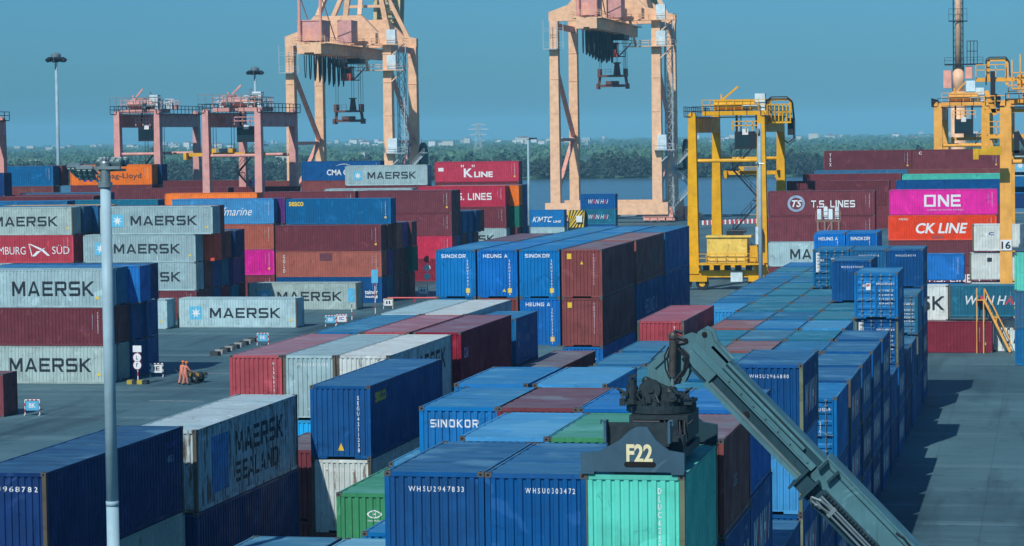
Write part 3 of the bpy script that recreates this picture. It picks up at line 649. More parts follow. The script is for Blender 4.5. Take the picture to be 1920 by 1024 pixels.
# tier-four boxes and doors farther along the aisle
def doorset(t, seed, banner=False, sticker=False):
    L, H = LH(t); o = .012
    letters(t, 'WHSU '+digits(6, seed)+' '+str(seed % 10), 'end', L, .50, H-.62, .13, 1.0, 'white', .015, False, off=o)
    for k in range(4): letters(t, digits(3, seed+k)+' '+digits(5, seed+9+k), 'end', L, .55, H-1.0-k*.24, .10, .75, 'white', .01, False, off=o)
    letters(t, digits(4, seed+3), 'end', L, -.6, H-.72, .16, .3, 'white', .01, False, off=o)
    if banner: patch(t, 'sticker', rect(-.86, H-.88, .26, 1.35), M_WHITE, 'end', L, False, off=.012); letters(t, 'W\nA\nN\nH\nA\nI', 'end', L, -.86, H-.88, 1.2, .16, 'ink', .02, False, off=.016)
    if sticker: patch(t, 'sticker', rect(-.42, H-.78, .27, .38), M_WHITE, 'end', L, False, off=.012); patch(t, 'sticker', rect(-.42, H-.69, .14, .12), M_RED, 'end', L, False, off=.016)
t = cell(12, 1, 4, 'blue', 'bright blue container with ribbed double doors, white writing and a red and white sticker', end='door'); doorset(t, 31, sticker=True); letters(t, 'WAN HAI', 'R', S20, 3.2, 1.3, .7, 2.6, 'white', 0, False, slant=.3)
t = cell(12, 1, 3, 'navy', 'navy container with doors under the bright blue one with the red sticker', end='door', frame='aged_post'); doorset(t, 44, banner=True); whs(t, 44, row=False)
for tier in (2, 1): t = cell(12, 1, tier, 'navy'); whs(t, 60+tier, row=False)
for tier in (2, 1): cell(11, 1, tier, 'navy' if tier == 2 else 'deep_navy')
for tier in (2, 1): cell(13, 1, tier, 'deep_navy'); cell(14, 1, tier, 'navy')
t = cell(14, 2, 4, 'navy', 'navy ribbed container numbered in white left of the one with bright blue doors'); number_row(t, 'WHSU5370440', conform=False)
t = cell(15, 1, 3, 'slate_blue', 'faded teal container with doors and white lock bars, right of the bright blue doors', end='door', frame='teal'); doorset(t, 52)
t = cell(15, 1, 2, 'navy', 'navy container with doors in deep shade under the faded teal doors', end='door', frame='aged_post'); doorset(t, 57)
cell(15, 1, 1, 'navy')
t = cell(16, 3, 4, 'sea_blue', 'blue container with doors and a vertical white banner, above the teal roofs', end='door'); doorset(t, 71, banner=True)
t = cell(16, 2, 4, 'sea_blue', 'dull navy numbered container between the bannered doors and the tallest aisle stack'); number_row(t, 'WHSU2350018', conform=False)
t = cell(16, 1, 4, 'navy', 'navy container topping the tallest stack at the aisle'); number_row(t, 'WHSU5240770', conform=False); letters(t, 'WAN HAI', 'R', S20, 3.0, 1.3, .7, 2.6, 'faded', 0, False, slant=.3)
for tier in (3, 2, 1): t = cell(16, 1, tier, 'navy' if tier != 2 else 'deep_navy'); whs(t, 80+tier, row=False)
t = cell(20, 4, 4, 'bright_blue', 'bright blue container lettered HEUNG A at the far end of the right-hand block'); block_letters(t, 'HEUNG A', 'end', S20, -.1, STD-.45, .25, 1.5, 'white', False); number_col(t, 'end', .62, '513', STD-.65, .14)
t = cell(20, 3, 4, 'bright_blue', 'bright blue container lettered SINOKOR at the far end, beside the HEUNG A one'); block_letters(t, 'SINOKOR', 'end', S20, -.1, STD-.45, .25, 1.5, 'white', False); number_col(t, 'end', .62, '516', STD-.65, .14)
# the lone red box standing on the block's left column
t = container(colx(5)-.25, 131.3, 8.69-HC, S40, HC, 'dusty_red', 'long dusty red container standing proud of the teal roofs behind the boom head', frame='rusty_post'); L, H = LH(t)
number_col(t, 'end', .72, 'TCNU4187263', H-.3, .17); letters(t, '||||', 'end', L, -.7, H-.07, .07, .5, 'white', .01, False); letters(t, '||||', 'end', L, .72, H-.07, .07, .5, 'white', .01, False)
container(colx(5)-.25, 131.3, 8.69-2*HC, S40, HC, 'maroon', 'long maroon container hidden under the dusty red one by the teal roofs')

# ------------------------------------------------------------------ the left-hand columns of 40 foot boxes
LX = [-34.75, -32.27, -29.79, -27.08]
def long_(x, y, ztop, colour, label, L=S40, H=HC, **kw): return container(x, y, ztop-H, L, H, colour, label, near=y < 115, **kw)
t = long_(-29.87, 70.3, 8.69, 'deep_navy', 'dark navy long container in the bottom left corner, numbered on its near end', frame='rusty_post'); L, H = LH(t)
number_row(t, 'LU9968782', z=H-.5, u=.1, w=1.7, h=.16); patch(t, 'sticker', rect(-.62, 1.3, .24, .22), M_YEL, 'end', L); letters(t, '|||||', 'end', L, .7, H-.07, .08, .5, 'yellow', .01, False)
letters(t, '45G1', 'R', L, L-1.3, H-.95, .22, .6, 'faded', .02, False); letters(t, 'CMAU 996878', 'R', L, L-1.2, H-.5, .2, 1.1, 'blueink', .01, False)
t = long_(-29.87, 70.3, 5.79, 'dirty_grey', 'grey long container in shade under the dark navy one at the bottom left'); block_letters(t, 'MAERSK', 'R', S40, 7.0, 1.5, .95, 7, 'ink')
t = long_(-29.9, 83.9, 8.38, 'weathered_white', 'rust streaked white-roofed container lettered MAERSK SEALAND in dark letters', frame='rusty_post'); L, H = LH(t)
patch(t, 'logo', rect(2.7, 1.45, 1.9, 2.0), simple('worn_logo_blue', (60, 140, 196), .55, vary=.5, scale=2.2), 'R', L)
block_letters(t, 'MAERSK', 'R', L, 7.35, 1.92, .86, 5.9, 'ink'); block_letters(t, 'SEALAND', 'R', L, 7.0, .86, .72, 5.2, 'ink')
_sl = t
t = long_(-29.9, 83.9, 8.38-HC, 'deep_navy', 'dark navy ribbed long container under the MAERSK SEALAND one'); long_(-29.9, 83.9, 8.38-2*HC, 'deep_navy', 'dark navy bottom container of the MAERSK SEALAND stack', H=STD)
t = long_(-29.9, 99.4, 5.79, 'maroon', 'maroon container in shade between the MAERSK SEALAND box and the rusty white end', L=S20); patch(t, 'sticker', rect(.15, 1.4, .14, 1.4), simple('worn_yellow', (150, 130, 50), .6), 'end', S20)
long_(-29.9, 99.4, 5.79-HC, 'maroon', 'maroon bottom container in the dark gap left of the rusty white end', L=S20)
t = long_(LX[3], 96.5, 8.69, 'navy', 'navy long container with yellow seaco lettering on its side, standing highest at centre left'); L, H = LH(t)
number_col(t, 'end', .72, 'SEGU4211238', H-.4, .17, 'white', True); patch(t, 'sticker', [(-.13, .35), (.13, .35), (0, .66)], M_YEL, 'end', L); letters(t, 'seaco', 'R', L, 1.7, H-.55, .42, 1.6, 'yellow', .03, True); letters(t, '||||', 'end', L, .72, H-.07, .08, .5, 'yellow', .01, False)
t = long_(LX[3], 96.5, 5.79, 'rusty_white', 'rusty white container end under the navy seaco box', frame='rusty_post'); L, H = LH(t); number_row(t, 'MSKU0302 HI', z=H-.4, u=.12, w=1.5, h=.17)
long_(LX[3], 96.5, 2.896, 'brown', 'brown bottom container of the seaco stack')
# red, grey and rusty white row
t = long_(LX[0], 110, 8.69, 'dusty_red', 'pinkish red long container at the left of the row behind the MAERSK SEALAND box'); L, H = LH(t); number_col(t, 'end', .82, 'HLXU6178421', H-.3, .17, 'white', True); letters(t, '||||', 'end', L, .8, H-.07, .07, .5, 'yellow', .01, False)
t = long_(LX[1], 110, 8.69, 'pale_grey', 'pale grey long container between the pinkish red one and the rusty white one', frame='rusty_post'); L, H = LH(t); number_row(t, 'MSKU6820345', z=H-.42, u=.15, w=1.4, h=.14)
t = long_(LX[2], 110, 8.69, 'rusty_white', 'white container with rust stains and worn dark lettering partly behind the seaco box', frame='rusty_post'); block_letters(t, 'MAERSK', 'R', S40, 7.6, 1.9, .95, 6.6, 'ink')
for k, cn in ((0, 'maroon'), (1, 'sky_blue'), (2, 'sky_blue')): long_(LX[k], 110, 5.79, cn, ('maroon', 'sky blue', 'sky blue right-hand')[k]+' container one tier under the row of red, grey and rusty white')
# dark red row
long_(LX[0], 123.5, 8.69, 'steel_blue', 'steel blue roof left of the pinkish red roof, behind the pale grey roof'); long_(LX[1], 123.5, 8.69, 'dusty_red', 'pinkish red roof between the steel blue roof and the dark red box')
t = long_(LX[2]+.15, 123.5, 8.69, 'dark_red', 'dark red long container showing its deep red shaded side at centre'); L, H = LH(t); number_col(t, 'end', .55, 'CAIU8823104', H-.3, .17); letters(t, 'CAI', 'R', L, 1.2, H-1.1, .55, .9, 'pinkw', .02, False)
long_(LX[2]+.15, 123.5, 5.79, 'dark_red', 'dark red container beneath the deep red one at centre')
# grey, white and blue row
long_(LX[0], 136.2, 8.69, 'pale_grey', 'grey roof farthest left, in front of the first SINOKOR end of the far blue row'); long_(LX[1], 136.2, 8.69, 'rusty_white', 'white-roofed container with a rusty pale teal side, in front of the HEUNG A end')
t = container(-29.7, 137.2, 8.38-STD, S20, STD, 'steel_blue', 'steel blue short container with scuffed white markings, right of the dark red one'); L, H = LH(t)
for k, (s, u, z, h, w_) in enumerate([('OO', .9, 1.6, .35, .6), ('IK', .9, 1.1, .3, .5), ('G I', 2.6, 2.2, .4, .9), ('\\ W', 3.1, 1.3, .5, 1.3), ('( I', 2.9, .5, .4, 1.0), ('V G', 4.6, 1.6, .4, .8)]): letters(t, s, 'R', L, u, z, h, w_, 'faded', .01, False)
container(-29.7, 137.2, 8.38-2*STD, S20, STD, 'navy', 'navy short container beneath the steel blue scuffed one')
long_(LX[3], 135.0, 5.79, 'maroon', 'low maroon container with dusty pink roof at the foot of the far blue row'); long_(LX[3], 135.0, 2.896, 'maroon', 'maroon bottom container in the gap at the foot of the far blue row')

# ------------------------------------------------------------------ far blue row of SINOKOR / HEUNG A boxes
SX = [-34.72, -32.17, -29.62, -27.07]
def sino(t, word, warn=False):
    L, H = LH(t); block_letters(t, word, 'end', L, -.12, H-.38, .21, 1.48, 'white', False, gap=.26); number_col(t, 'end', .74, 'SKHU'+digits(7, len(word)+int(t.location.x)), H-.6, .165); patch(t, 'sticker', rect(.74, .45, .24, .28), M_YEL, 'end', L, False)
    if warn: patch(t, 'sticker', [(.30, .38), (.50, .38), (.40, .56)], M_YEL, 'end', L, False)
    for u in (-.85, .85): letters(t, '|||', 'end', L, u, H-.07, .07, .4, 'yellow', .01, False)
Y1, Y2, Y3 = 149.7, 162.6, 175.3
t = long_(SX[0], Y1, 11.58, 'blue', 'leftmost blue container of the far row lettered SINOKOR'); sino(t, 'SINOKOR')
t = long_(SX[1], Y1, 11.58, 'bright_blue', 'bright blue container lettered HEUNG A on the top tier between two SINOKOR boxes'); sino(t, 'HEUNG A', True)
t = long_(SX[2], Y1, 11.58, 'blue', 'blue SINOKOR container between the top HEUNG A box and the brown end'); sino(t, 'SINOKOR')
def brownend(t, big=False):
    L, H = LH(t); patch(t, 'sticker', rect(-.75, H-.42, .26, .32), M_YEL, 'end', L, False); number_col(t, 'end', .72, 'TGHU8263713', H-.3, .14, 'pinkw')
    for u in (-.8, .8): letters(t, '|||', 'end', L, u, H-.07, .07, .4, 'yellow', .01, False)
t = long_(SX[3], Y1, 11.58, 'brown', 'brown container end with yellow stickers, top right of the far row'); brownend(t); patch(t, 'sticker', [(-.1, 2.0), (.1, 2.0), (0, 2.2)], M_YEL, 'end', S40, False)
t = long_(SX[3], Y1, 8.69, 'brown', 'brown container end with one pale sticker, directly under the brown top one'); brownend(t)
t = long_(SX[2], Y1, 8.69, 'bright_blue', 'bright blue container lettered HEUNG A on the tier below SINOKOR'); sino(t, 'HEUNG A')
long_(SX[1], Y1, 8.69, 'brown', 'brown container strip visible between the white roof and the lower HEUNG A end'); long_(SX[0], Y1, 8.69, 'steel_blue', 'steel blue container under the leftmost SINOKOR one')
t = long_(SX[3], Y1, 5.79, 'bright_blue', 'blue container with a white letter A low under the two brown ends'); block_letters(t, 'HEUNG A', 'end', S40, -.1, HC-.6, .3, 1.8, 'white', False)
long_(SX[3], Y1, 2.896, 'blue', 'blue bottom container under the two brown ends')
long_(SX[0], Y2, 11.58, 'maroon', 'maroon roof behind the leftmost SINOKOR box'); long_(SX[1], Y2, 11.58, 'blue', 'blue roof behind the top HEUNG A box, second row'); long_(SX[2], Y2, 11.58, 'blue', 'blue roof behind the second SINOKOR box, second row')
t = long_(SX[3], Y2, 11.58, 'rust_brown', 'dark brown side with a patch, second long box along the right of the far row', frame='orange_brown'); patch(t, 'sticker', rect(8.2, 1.55, 1.6, 1.2), simple('dark_patch', (58, 32, 34), .6), 'R', S40, False); number_col(t, 'R', .8, 'TEMU6127', HC-.4, .2, 'faded')
t = long_(SX[3], Y2, 8.69, 'sea_blue', 'dark blue container with HEUNG A lettered on its shaded long side'); block_letters(t, 'HEUNG A', 'R', S40, 6.2, 1.25, .95, 5.4, 'faded', False)
long_(SX[3], Y2, 5.79, 'sea_blue', 'dark blue container under the side-lettered HEUNG A one'); long_(SX[3], Y2, 2.896, 'sea_blue', 'dark blue bottom container under the side-lettered HEUNG A one')
for k in (1, 2): long_(SX[k], Y3, 11.58, 'blue', ('', 'blue roof at the far end of the far row, left', 'blue roof at the far end of the far row, middle')[k])
for z, nm in ((11.58, 'top'), (8.69, 'third'), (5.79, 'second'), (2.896, 'bottom')): long_(SX[3], Y3, z, 'steel_blue', f'steel blue long container, {nm} tier at the end next to the yellow crane leg')
# ------------------------------------------------------------------ the yard of boxes lying across the picture
def side(px, Y, ztop, colour, label, L=S40, H=HC, dx=0.0, marks=True, **kw):
    """px: photo column of the right-hand end of its long side"""
    p = at(px, 480, Y); t = container(p.x+dx, Y, ztop-H, L, H, colour, label, orient='X', **kw)
    if marks and Y < 380: side_marks(t, int(px)+int(ztop*10))
    return t
def lside(px, Y, ztop, colour, label, L=S40, **kw): return side(px, Y, ztop, colour, label, L=L, dx=L, **kw)
def behind(px, Y, rows, name):
    """rows behind a stack: (row, tier, colour, dx)"""
    tn = {1: 'bottom', 2: 'second', 3: 'third', 4: 'fourth', 5: 'top'}
    p = at(px, 480, Y)
    for (r, tier, colour, dx) in rows:
        container(p.x+dx, Y+2.62*r, (tier-1)*HC, S40, HC, colour, f"{TINT[colour]} container end, {tn[tier]} tier, {ORD[r]} row behind {name}", orient='X')
T = [0, 2.896, 5.792, 8.688, 11.584, 14.48]
def wtext(t, s, cx, h, w, ink='white', zc=.5, conform=False, bold=.025, slant=0.0, **kw):
    L, H = LH(t); letters(t, s, 'L', L, cx*L, zc*H, h, w, ink, bold, conform, slant=slant, **kw)
# F0 F1: nearest left stacks
side(0, 161, T[1], 'maroon', 'dark maroon container end cut by the left edge of the photo, standing on the asphalt')
Y = 183.5
t = side(195, Y, T[1], 'dirty_grey', 'grey MAERSK container on the ground at far left, rust stains along its sill', frame='rusty_post'); block_letters(t, 'MAERSK', 'L', S40, .63*S40, LH(t)[1]*.5, 1.05, 6.6, 'ink', True)
side(195, Y, T[2], 'maroon', 'plain maroon container between two grey MAERSK ones at far left')
t = side(195, Y, T[3], 'pale_grey', 'pale grey MAERSK container topping the nearest left stack behind the lamp pole', frame='pale_grey'); block_letters(t, 'MAERSK', 'L', S40, .66*S40, LH(t)[1]*.5, 1.12, 6.6, 'ink', True)
behind(195, Y, [(1, 3, 'slate_blue', 0), (1, 2, 'maroon', 0), (1, 1, 'dirty_grey', 0), (2, 3, 'bright_blue', .9), (2, 2, 'navy', .25), (3, 3, 'deep_navy', .6), (3, 2, 'navy', .5), (3, 1, 'navy', .5)], 'the nearest left stack')
t = container(at(195, 480, Y).x+.35, Y+5.24, 0, S40, HC, 'navy', 'navy bottom container bearing a pale round emblem on its end, beside the road sign', orient='X')
L, H = LH(t)
lay(t, 'emblem', [(.1+.5*math.cos(a*math.pi/8)*(.5 if k else .38), 1.75+.55*math.sin(a*math.pi/8)*(.6 if k else .42)) for k in (0, 1) for a in range(16)], [(a, (a+1) % 16, 16+(a+1) % 16, 16+a) for a in range(12)], [0]*12, [M_STAR], 'end', L, False)
letters(t, 'CMA', 'end', L, .1, 1.15, .22, .7, 'faded', .01, False)
# M4, M5 and the white one standing on the ground
t = side(555, 240, T[1], 'pale_grey', 'grey MAERSK container with blue star standing alone on the ground, nearest the roadway', frame='rusty_post'); maersk(t, conform=True)
side(311, 238, T[1], 'pale_grey', 'pale grey container standing on the ground just left of the lone MAERSK box')
t = side(668, 265.5, T[1], 'dirty_grey', 'stained grey MAERSK container with star behind the lone one, on the ground', frame='rusty_post'); maersk(t, conform=True)
# F2
Y = 252
side(367, Y, T[1], 'maroon', 'maroon bottom container under three MAERSK boxes at left'); 
t = side(367, Y, T[2], 'pale_grey', 'grey MAERSK container second from the ground, its lettering cut off by the lamp pole stack', frame='dirty_grey'); maersk(t)
t = side(367, Y, T[3], 'pale_grey', 'grey MAERSK container third from the ground crossed by the lamp pole'); maersk(t)
t = side(400, Y, T[4], 'pale_grey', 'grey MAERSK container on top of the left stack, shifted right, lamp pole crossing its star', frame='dirty_grey'); maersk(t)
behind(367, Y, [(1, 3, 'orange_red', 1.15), (1, 2, 'maroon', .1), (1, 1, 'maroon', 0), (1, 4, 'brown', 1.5), (2, 3, 'maroon', .8), (2, 2, 'navy', .1), (2, 1, 'navy', .1), (3, 3, 'rust_brown', .5), (3, 2, 'teal', .2), (3, 1, 'dark_red', .2), (4, 3, 'deep_navy', .9), (4, 2, 'purple', .7), (4, 1, 'teal', .4), (5, 3, 'deep_navy', .3), (5, 2, 'deep_navy', .3), (5, 1, 'maroon', .3)], 'the four-high MAERSK stack')
t = side(138, Y, T[4], 'dirty_grey', 'rust stained grey MAERSK container at the left edge above the red Hamburg lettered one', frame='rusty_post'); block_letters(t, 'MAERSK', 'L', S40, .567*S40, LH(t)[1]*.5, 1.0, 7.2, 'ink', False)
t = side(138, Y, T[3], 'red', 'red container lettered HAMBURG SUD with a white flag emblem, left edge'); L, H = LH(t)
wtext(t, 'HAMBURG', .39, .8, 4.3, 'white', zc=.45, bold=-.005); wtext(t, 'SÜD', .885, .95, 1.9, 'white', zc=.49, bold=-.005)
fl = [[(-1.3, .8), (-1.05, .8), (.5, .1), (.25, -.08)], [(.2, .12), (.85, .3), (.5, .1)], [(-.95, -.85), (-.5, -.8), (.25, -.08), (-.3, -.15)], [(.25, -.08), (.5, .1), (1.3, -.75), (1.0, -.75)], [(-1.3, .8), (-1.2, .76), (-.83, -.8), (-.95, -.85)]]
lay(t, 'emblem', [(.69*L+a*.9, .47*H+b_*.8) for p_ in fl for a, b_ in p_], [tuple(range(sum(len(q_) for q_ in fl[:k]), sum(len(q_) for q_ in fl[:k+1]))) for k in range(len(fl))], [0]*len(fl), [M_WHITE], 'L', L, False)
for tr_ in (1, 2): side(138, Y, T[tr_], ('maroon', 'pale_grey')[tr_-1], f"{('maroon', 'pale grey')[tr_-1]} container under the red Hamburg lettered one", marks=False)
behind(138, Y, [(1, 4, 'slate_blue', .2), (1, 3, 'maroon', 0), (2, 4, 'steel_blue', .8), (2, 3, 'maroon', .1), (3, 4, 'yellow', 1.0)], 'the red HAMBURG box')
# G: seaco stack
Y = 276.5
t = side(715, Y, T[1], 'navy', 'navy bottom container with small white writing right of the stained MAERSK box'); wtext(t, 'tainer', .9, .45, 1.5, zc=.42); wtext(t, 'leasing', .9, .36, 1.4, zc=.24)
t = side(715, Y, T[2], 'orange_brown', 'faded orange brown container with a darker square patch, under the plum maroon one'); patch(t, 'sticker', rect(5.8, 2.25, 1.45, .85), simple('plum_patch', (104, 52, 64), .6), 'L', S40, False); L, H = LH(t)
number_col(t, 'L', .95, 'GOLD', H-.4, .42)
t = side(715, Y, T[3], 'maroon', 'plum maroon container between the seaco box and the orange brown one')
behind(715, Y, [(1, 3, 'maroon', .1), (1, 2, 'purple', .1), (1, 1, 'teal', 0), (2, 3, 'orange_brown', .5), (2, 2, 'maroon', .2), (2, 1, 'maroon', .1), (3, 3, 'purple', .5), (3, 2, 'maroon', .3), (3, 1, 'maroon', .2), (4, 3, 'maroon', .9), (4, 2, 'dark_green', 1.0), (4, 1, 'maroon', .6)], 'the orange brown box')
t = side(734, Y+2.62, T[4], 'steel_blue', 'steel blue container with yellow seaco lettering on top of the middle stack'); wtext(t, 'seaco', .10, .5, 1.7, 'yellow', zc=.8)
Y = 281
side(514, Y, T[1], 'maroon', 'maroon bottom container under the magenta one'); side(514, Y, T[2], 'magenta', 'magenta container mostly hidden behind the left MAERSK stack'); side(514, Y, T[3], 'orange_brown', 'orange brown container between the magenta one and the light blue one with script lettering')
t = side(515, Y+1.2, T[4], 'light_blue', 'light blue container with white script lettering on the top tier'); wtext(t, 'Safmarine', .60, .95, 4.6, 'white', bold=.0, slant=.35)
behind(514, Y, [(1, 4, 'purple', .6), (1, 3, 'navy', .3), (1, 2, 'deep_navy', .4)], 'the magenta box')
t = lside(311, 310, T[4]+.1, 'orange', 'orange container roof edge showing above the light blue script lettered box'); lside(311, 310, T[3], 'maroon', 'maroon container beneath the orange one behind the script lettered box')
# I: maroon stack
Y = 318
t = side(848, Y, T[1], 'dark_red', 'dark red bottom container with coloured round signs before it'); side(848, Y, T[2], 'crimson', 'bright crimson container second from the ground right of the seaco stack'); side(848, Y, T[3], 'maroon', 'maroon container third from the ground right of the seaco stack')
side(848, Y, T[4], 'maroon', 'maroon top container right of the seaco box, fourth tier')
behind(848, Y, [(1, 4, 'maroon', 0), (1, 3, 'maroon', 0), (1, 2, 'navy', 0), (1, 1, 'maroon', 0), (2, 3, 'sea_blue', .3), (2, 2, 'maroon', .2), (3, 3, 'navy', .5), (3, 2, 'navy', .4), (3, 1, 'maroon', .4), (4, 3, 'deep_navy', .8), (4, 2, 'maroon', .6), (5, 3, 'maroon', .8)], 'the four-high maroon stack')
side(668, Y, T[4], 'maroon', 'maroon roof edge behind the seaco box, left of the four-high maroon stack'); side(668, Y, T[3], 'maroon', 'maroon container under the roof edge behind the seaco box', marks=False)
side(775, 334, T[4], 'pale_grey', 'pale roof strip lying in front of the topmost MAERSK box'); side(775, 334, T[3], 'maroon', 'maroon container beneath the pale roof strip', marks=False)
# J: LINES / K LINE
Y = 344
t = side(949, Y, T[4], 'crimson', 'crimson container lettered LINES right of the four-high maroon stack'); block_letters(t, 'T.S. LINES', 'L', S40, .60*S40, .5*HC, .95, 5.9, 'white', False)
side(950, Y, T[3], 'maroon', 'maroon container under the crimson LINES box')
t = side(950, Y, T[2], 'pale_grey', 'pale grey MAERSK container low under the LINES box, only its last letters showing'); maersk(t)
side(950, Y, T[1], 'maroon', 'maroon bottom container of the LINES stack', marks=False)
behind(950, Y, [(1, 4, 'orange', 1.3), (1, 3, 'dark_green', 1.3), (1, 2, 'maroon', 1.0), (2, 4, 'maroon', .9), (2, 3, 'purple', 1.2), (2, 2, 'deep_navy', 1.2), (3, 4, 'navy', .9), (3, 3, 'deep_navy', .9), (3, 2, 'deep_navy', 1.1)], 'the LINES box')
p = at(975, 302, 356)
t = side(975, 356, p.z, 'crimson', 'crimson container with white serif K LINE lettering, highest in the middle', marks=True); wtext(t, 'K', .40, 1.25, 1.3, zc=.45, bold=.03); wtext(t, 'LINE', .58, .8, 2.7, zc=.37, bold=.035); wtext(t, '"', .33, .35, .4, zc=.78, bold=0); wtext(t, '"', .46, .35, .4, zc=.78, bold=0); patch(t, 'sticker', rect(.9, HC*.62, .75, .5), M_WHITE, 'L', S40, False)
side(975, 356, p.z-HC, 'maroon', 'maroon container beneath the K LINE box', marks=False)
p = at(804, 309, 358); t = side(804, 358, p.z, 'pale_grey', 'topmost grey MAERSK container with star, left of the K LINE box', frame='dirty_grey'); maersk(t); side(804, 358, p.z-HC, 'maroon', 'maroon container under the topmost MAERSK box', marks=False)
p = at(730, 301, 370); t = side(716, 370, p.z, 'navy', 'navy container with white CMA CGM lettering behind the topmost MAERSK box'); wtext(t, 'CMA CGM', .52, .85, 4.8, zc=.42); L, H = LH(t)
patch(t, 'logo', [(5.2+.3*k, 2.15+.34*math.sin(math.pi*k/9)) for k in range(9)]+[(5.2+.3*k, 2.15+.26*math.sin(math.pi*k/9)) for k in range(8, -1, -1)], M_WHITE, 'L', L, False)
side(716, 370, p.z-HC, 'brown', 'brown container under the CMA CGM box'); lside(480, 372, p.z-HC, 'brown', 'brown container end left of the CMA CGM stack, under the pink crane legs', L=S20, marks=False)
# far left back rows
p = at(103, 311, 345); side(103, 345, p.z, 'steel_blue', 'steel blue long container at far left behind the tall lamp mast', group=GROUP); side(103, 345, p.z-HC, 'brown', 'brown container under the steel blue one at far left', marks=False)
container(at(103, 480, 345).x+.3, 347.7, p.z-HC, S40, HC, 'maroon', 'dark maroon container end between the far-left steel blue box and the orange one', orient='X')
p = at(288, 308, 345); t = side(288, 345, p.z, 'orange', 'orange container with dark Hapag-Lloyd lettering behind the near lamp head'); wtext(t, 'Hapag-Lloyd', .60, .95, 6.6, 'ink', zc=.42, bold=.01); patch(t, 'logo', [(1.9, .55), (2.4, .55), (2.6, 1.0), (2.9, .55), (3.3, .55), (3.6, 1.15), (3.1, 1.15), (2.9, .9), (2.75, 1.2), (2.2, 1.2)], M_BLUEINK, 'L', S40, False)
side(288, 345, p.z-HC, 'maroon', 'plum maroon container under the orange Hapag-Lloyd box'); container(at(288, 480, 345).x+.5, 347.7, p.z-HC, S40, HC, 'deep_navy', 'deep navy end behind the orange Hapag-Lloyd box, by the pink crane leg', orient='X')
for (px, Y, zt, colr, lab) in [(128, 274, T[4]+.15, 'steel_blue', 'steel blue roof edge just above the left-edge MAERSK box'), (178, 288, T[4]+.35, 'maroon', 'brown maroon container edge second above the left-edge MAERSK box'), (196, 302, T[4]+.25, 'maroon', 'maroon container edge third above the left-edge MAERSK box'), (205, 320, T[4]+.1, 'slate_blue', 'slate roof edge below the far-left steel blue box'),
    (298, 282, T[4], 'teal', 'dark teal roof behind the topmost left MAERSK box'), (430, 330, T[4]+.4, 'maroon', 'maroon long side below the pink crane, left of the orange roof edge'), (556, 336, T[4]+.35, 'maroon', 'maroon long side below the pink crane at its right legs'), (490, 352, T[4]+.9, 'deep_navy', 'deep navy container far back under the pink crane'), (464, 346, T[4]+1.1, 'maroon', 'maroon container farthest back seen between the pink crane legs')]:
    side(px, Y, zt, colr, lab, marks=False); side(px, Y, zt-HC, 'maroon', 'maroon container one tier under the '+lab.split(' ')[0]+' '+' '.join(lab.split(' ')[1:9]), marks=False)
p = at(11, 324, 300); side(11, 300, p.z, 'deep_navy', 'deep navy container cut by the left edge, under the far-left crane leg', marks=False); side(11, 300, p.z-HC, 'deep_navy', 'deep navy lower container cut by the left edge under the crane leg', marks=False)
# K: right-hand stacks
Y = 297
t = side(1871, Y, T[4], 'magenta', 'bright magenta container with white ONE lettering on the right'); block_letters(t, 'NE', 'L', S40, .557*S40, .56*HC, 1.36, 2.55, 'white', False, gap=.18)
L, H = LH(t); o_ = [(-.65, -.68), (.65, -.68), (.65, .68), (-.65, .68)]; cu_ = .378*L
lay(t, 'lettering', [(cu_+a, .56*H+b_) for a, b_ in o_]+[(cu_+a*.62, .56*H+b_*.66) for a, b_ in o_], [(k, (k+1) % 4, 4+(k+1) % 4, 4+k) for k in range(4)], [0]*4, [M_WHITE], 'L', L, False); wtext(t, 'OCEAN NETWORK EXPRESS', .52, .16, 4.1, 'pinkw', zc=.2, bold=0)
t = side(1869, Y, T[3], 'orange_red', 'orange red container with slanted CK LINE lettering under the magenta one'); wtext(t, 'CK LINE', .49, 1.2, 5.7, zc=.48, slant=.2, bold=.026); wtext(t, '天敬海运', .14, .26, 1.1, zc=.84, bold=.0)
patch(t, 'sticker', rect(5.6, .3, 1.4, .55), simple('red_patch', (176, 66, 60), .6), 'L', S40, False)
side(1869, Y, T[2], 'maroon', 'maroon container under the orange red CK LINE one'); t = side(1869, Y, T[1], 'maroon', 'maroon bottom container with white letters below the CK LINE stack'); block_letters(t, 'T.S. LINES', 'L', S40, .6*S40, .5*HC, .95, 6.0, 'white', False)
t = side(1641, 296, T[4], 'maroon', 'maroon container with white T.S. LINES lettering and round emblem behind the yellow crane'); L, H = LH(t)
block_letters(t, 'T.S. LINES', 'L', S40, .61*S40, .48*HC, .8, 5.0, 'white', False); lay(t, 'emblem', [(.265*L+(1.0+.08*j)*math.cos(2*math.pi*a/20)*s_, .5*H+math.sin(2*math.pi*a/20)*s_*.95) for j, s_ in ((0, 1.0), (0, .72)) for a in range(20)], [(a, (a+1) % 20, 20+(a+1) % 20, 20+a) for a in range(20)], [0]*20, [M_FADED], 'L', L, False); wtext(t, 'TS', .265, .8, 1.2, 'white', slant=.3)
side(1641, 296, T[3], 'maroon', 'maroon container under the T.S. LINES one'); t = side(1641, 296, T[2], 'pale_grey', 'pale MAERSK container at the foot of the T.S. LINES stack, letters MA showing'); block_letters(t, 'MAERSK', 'L', S40, .50*S40, LH(t)[1]*.5, 1.15, 7.2, 'ink', False)
side(1641, 296, T[1], 'maroon', 'maroon bottom container of the T.S. LINES stack', marks=False)
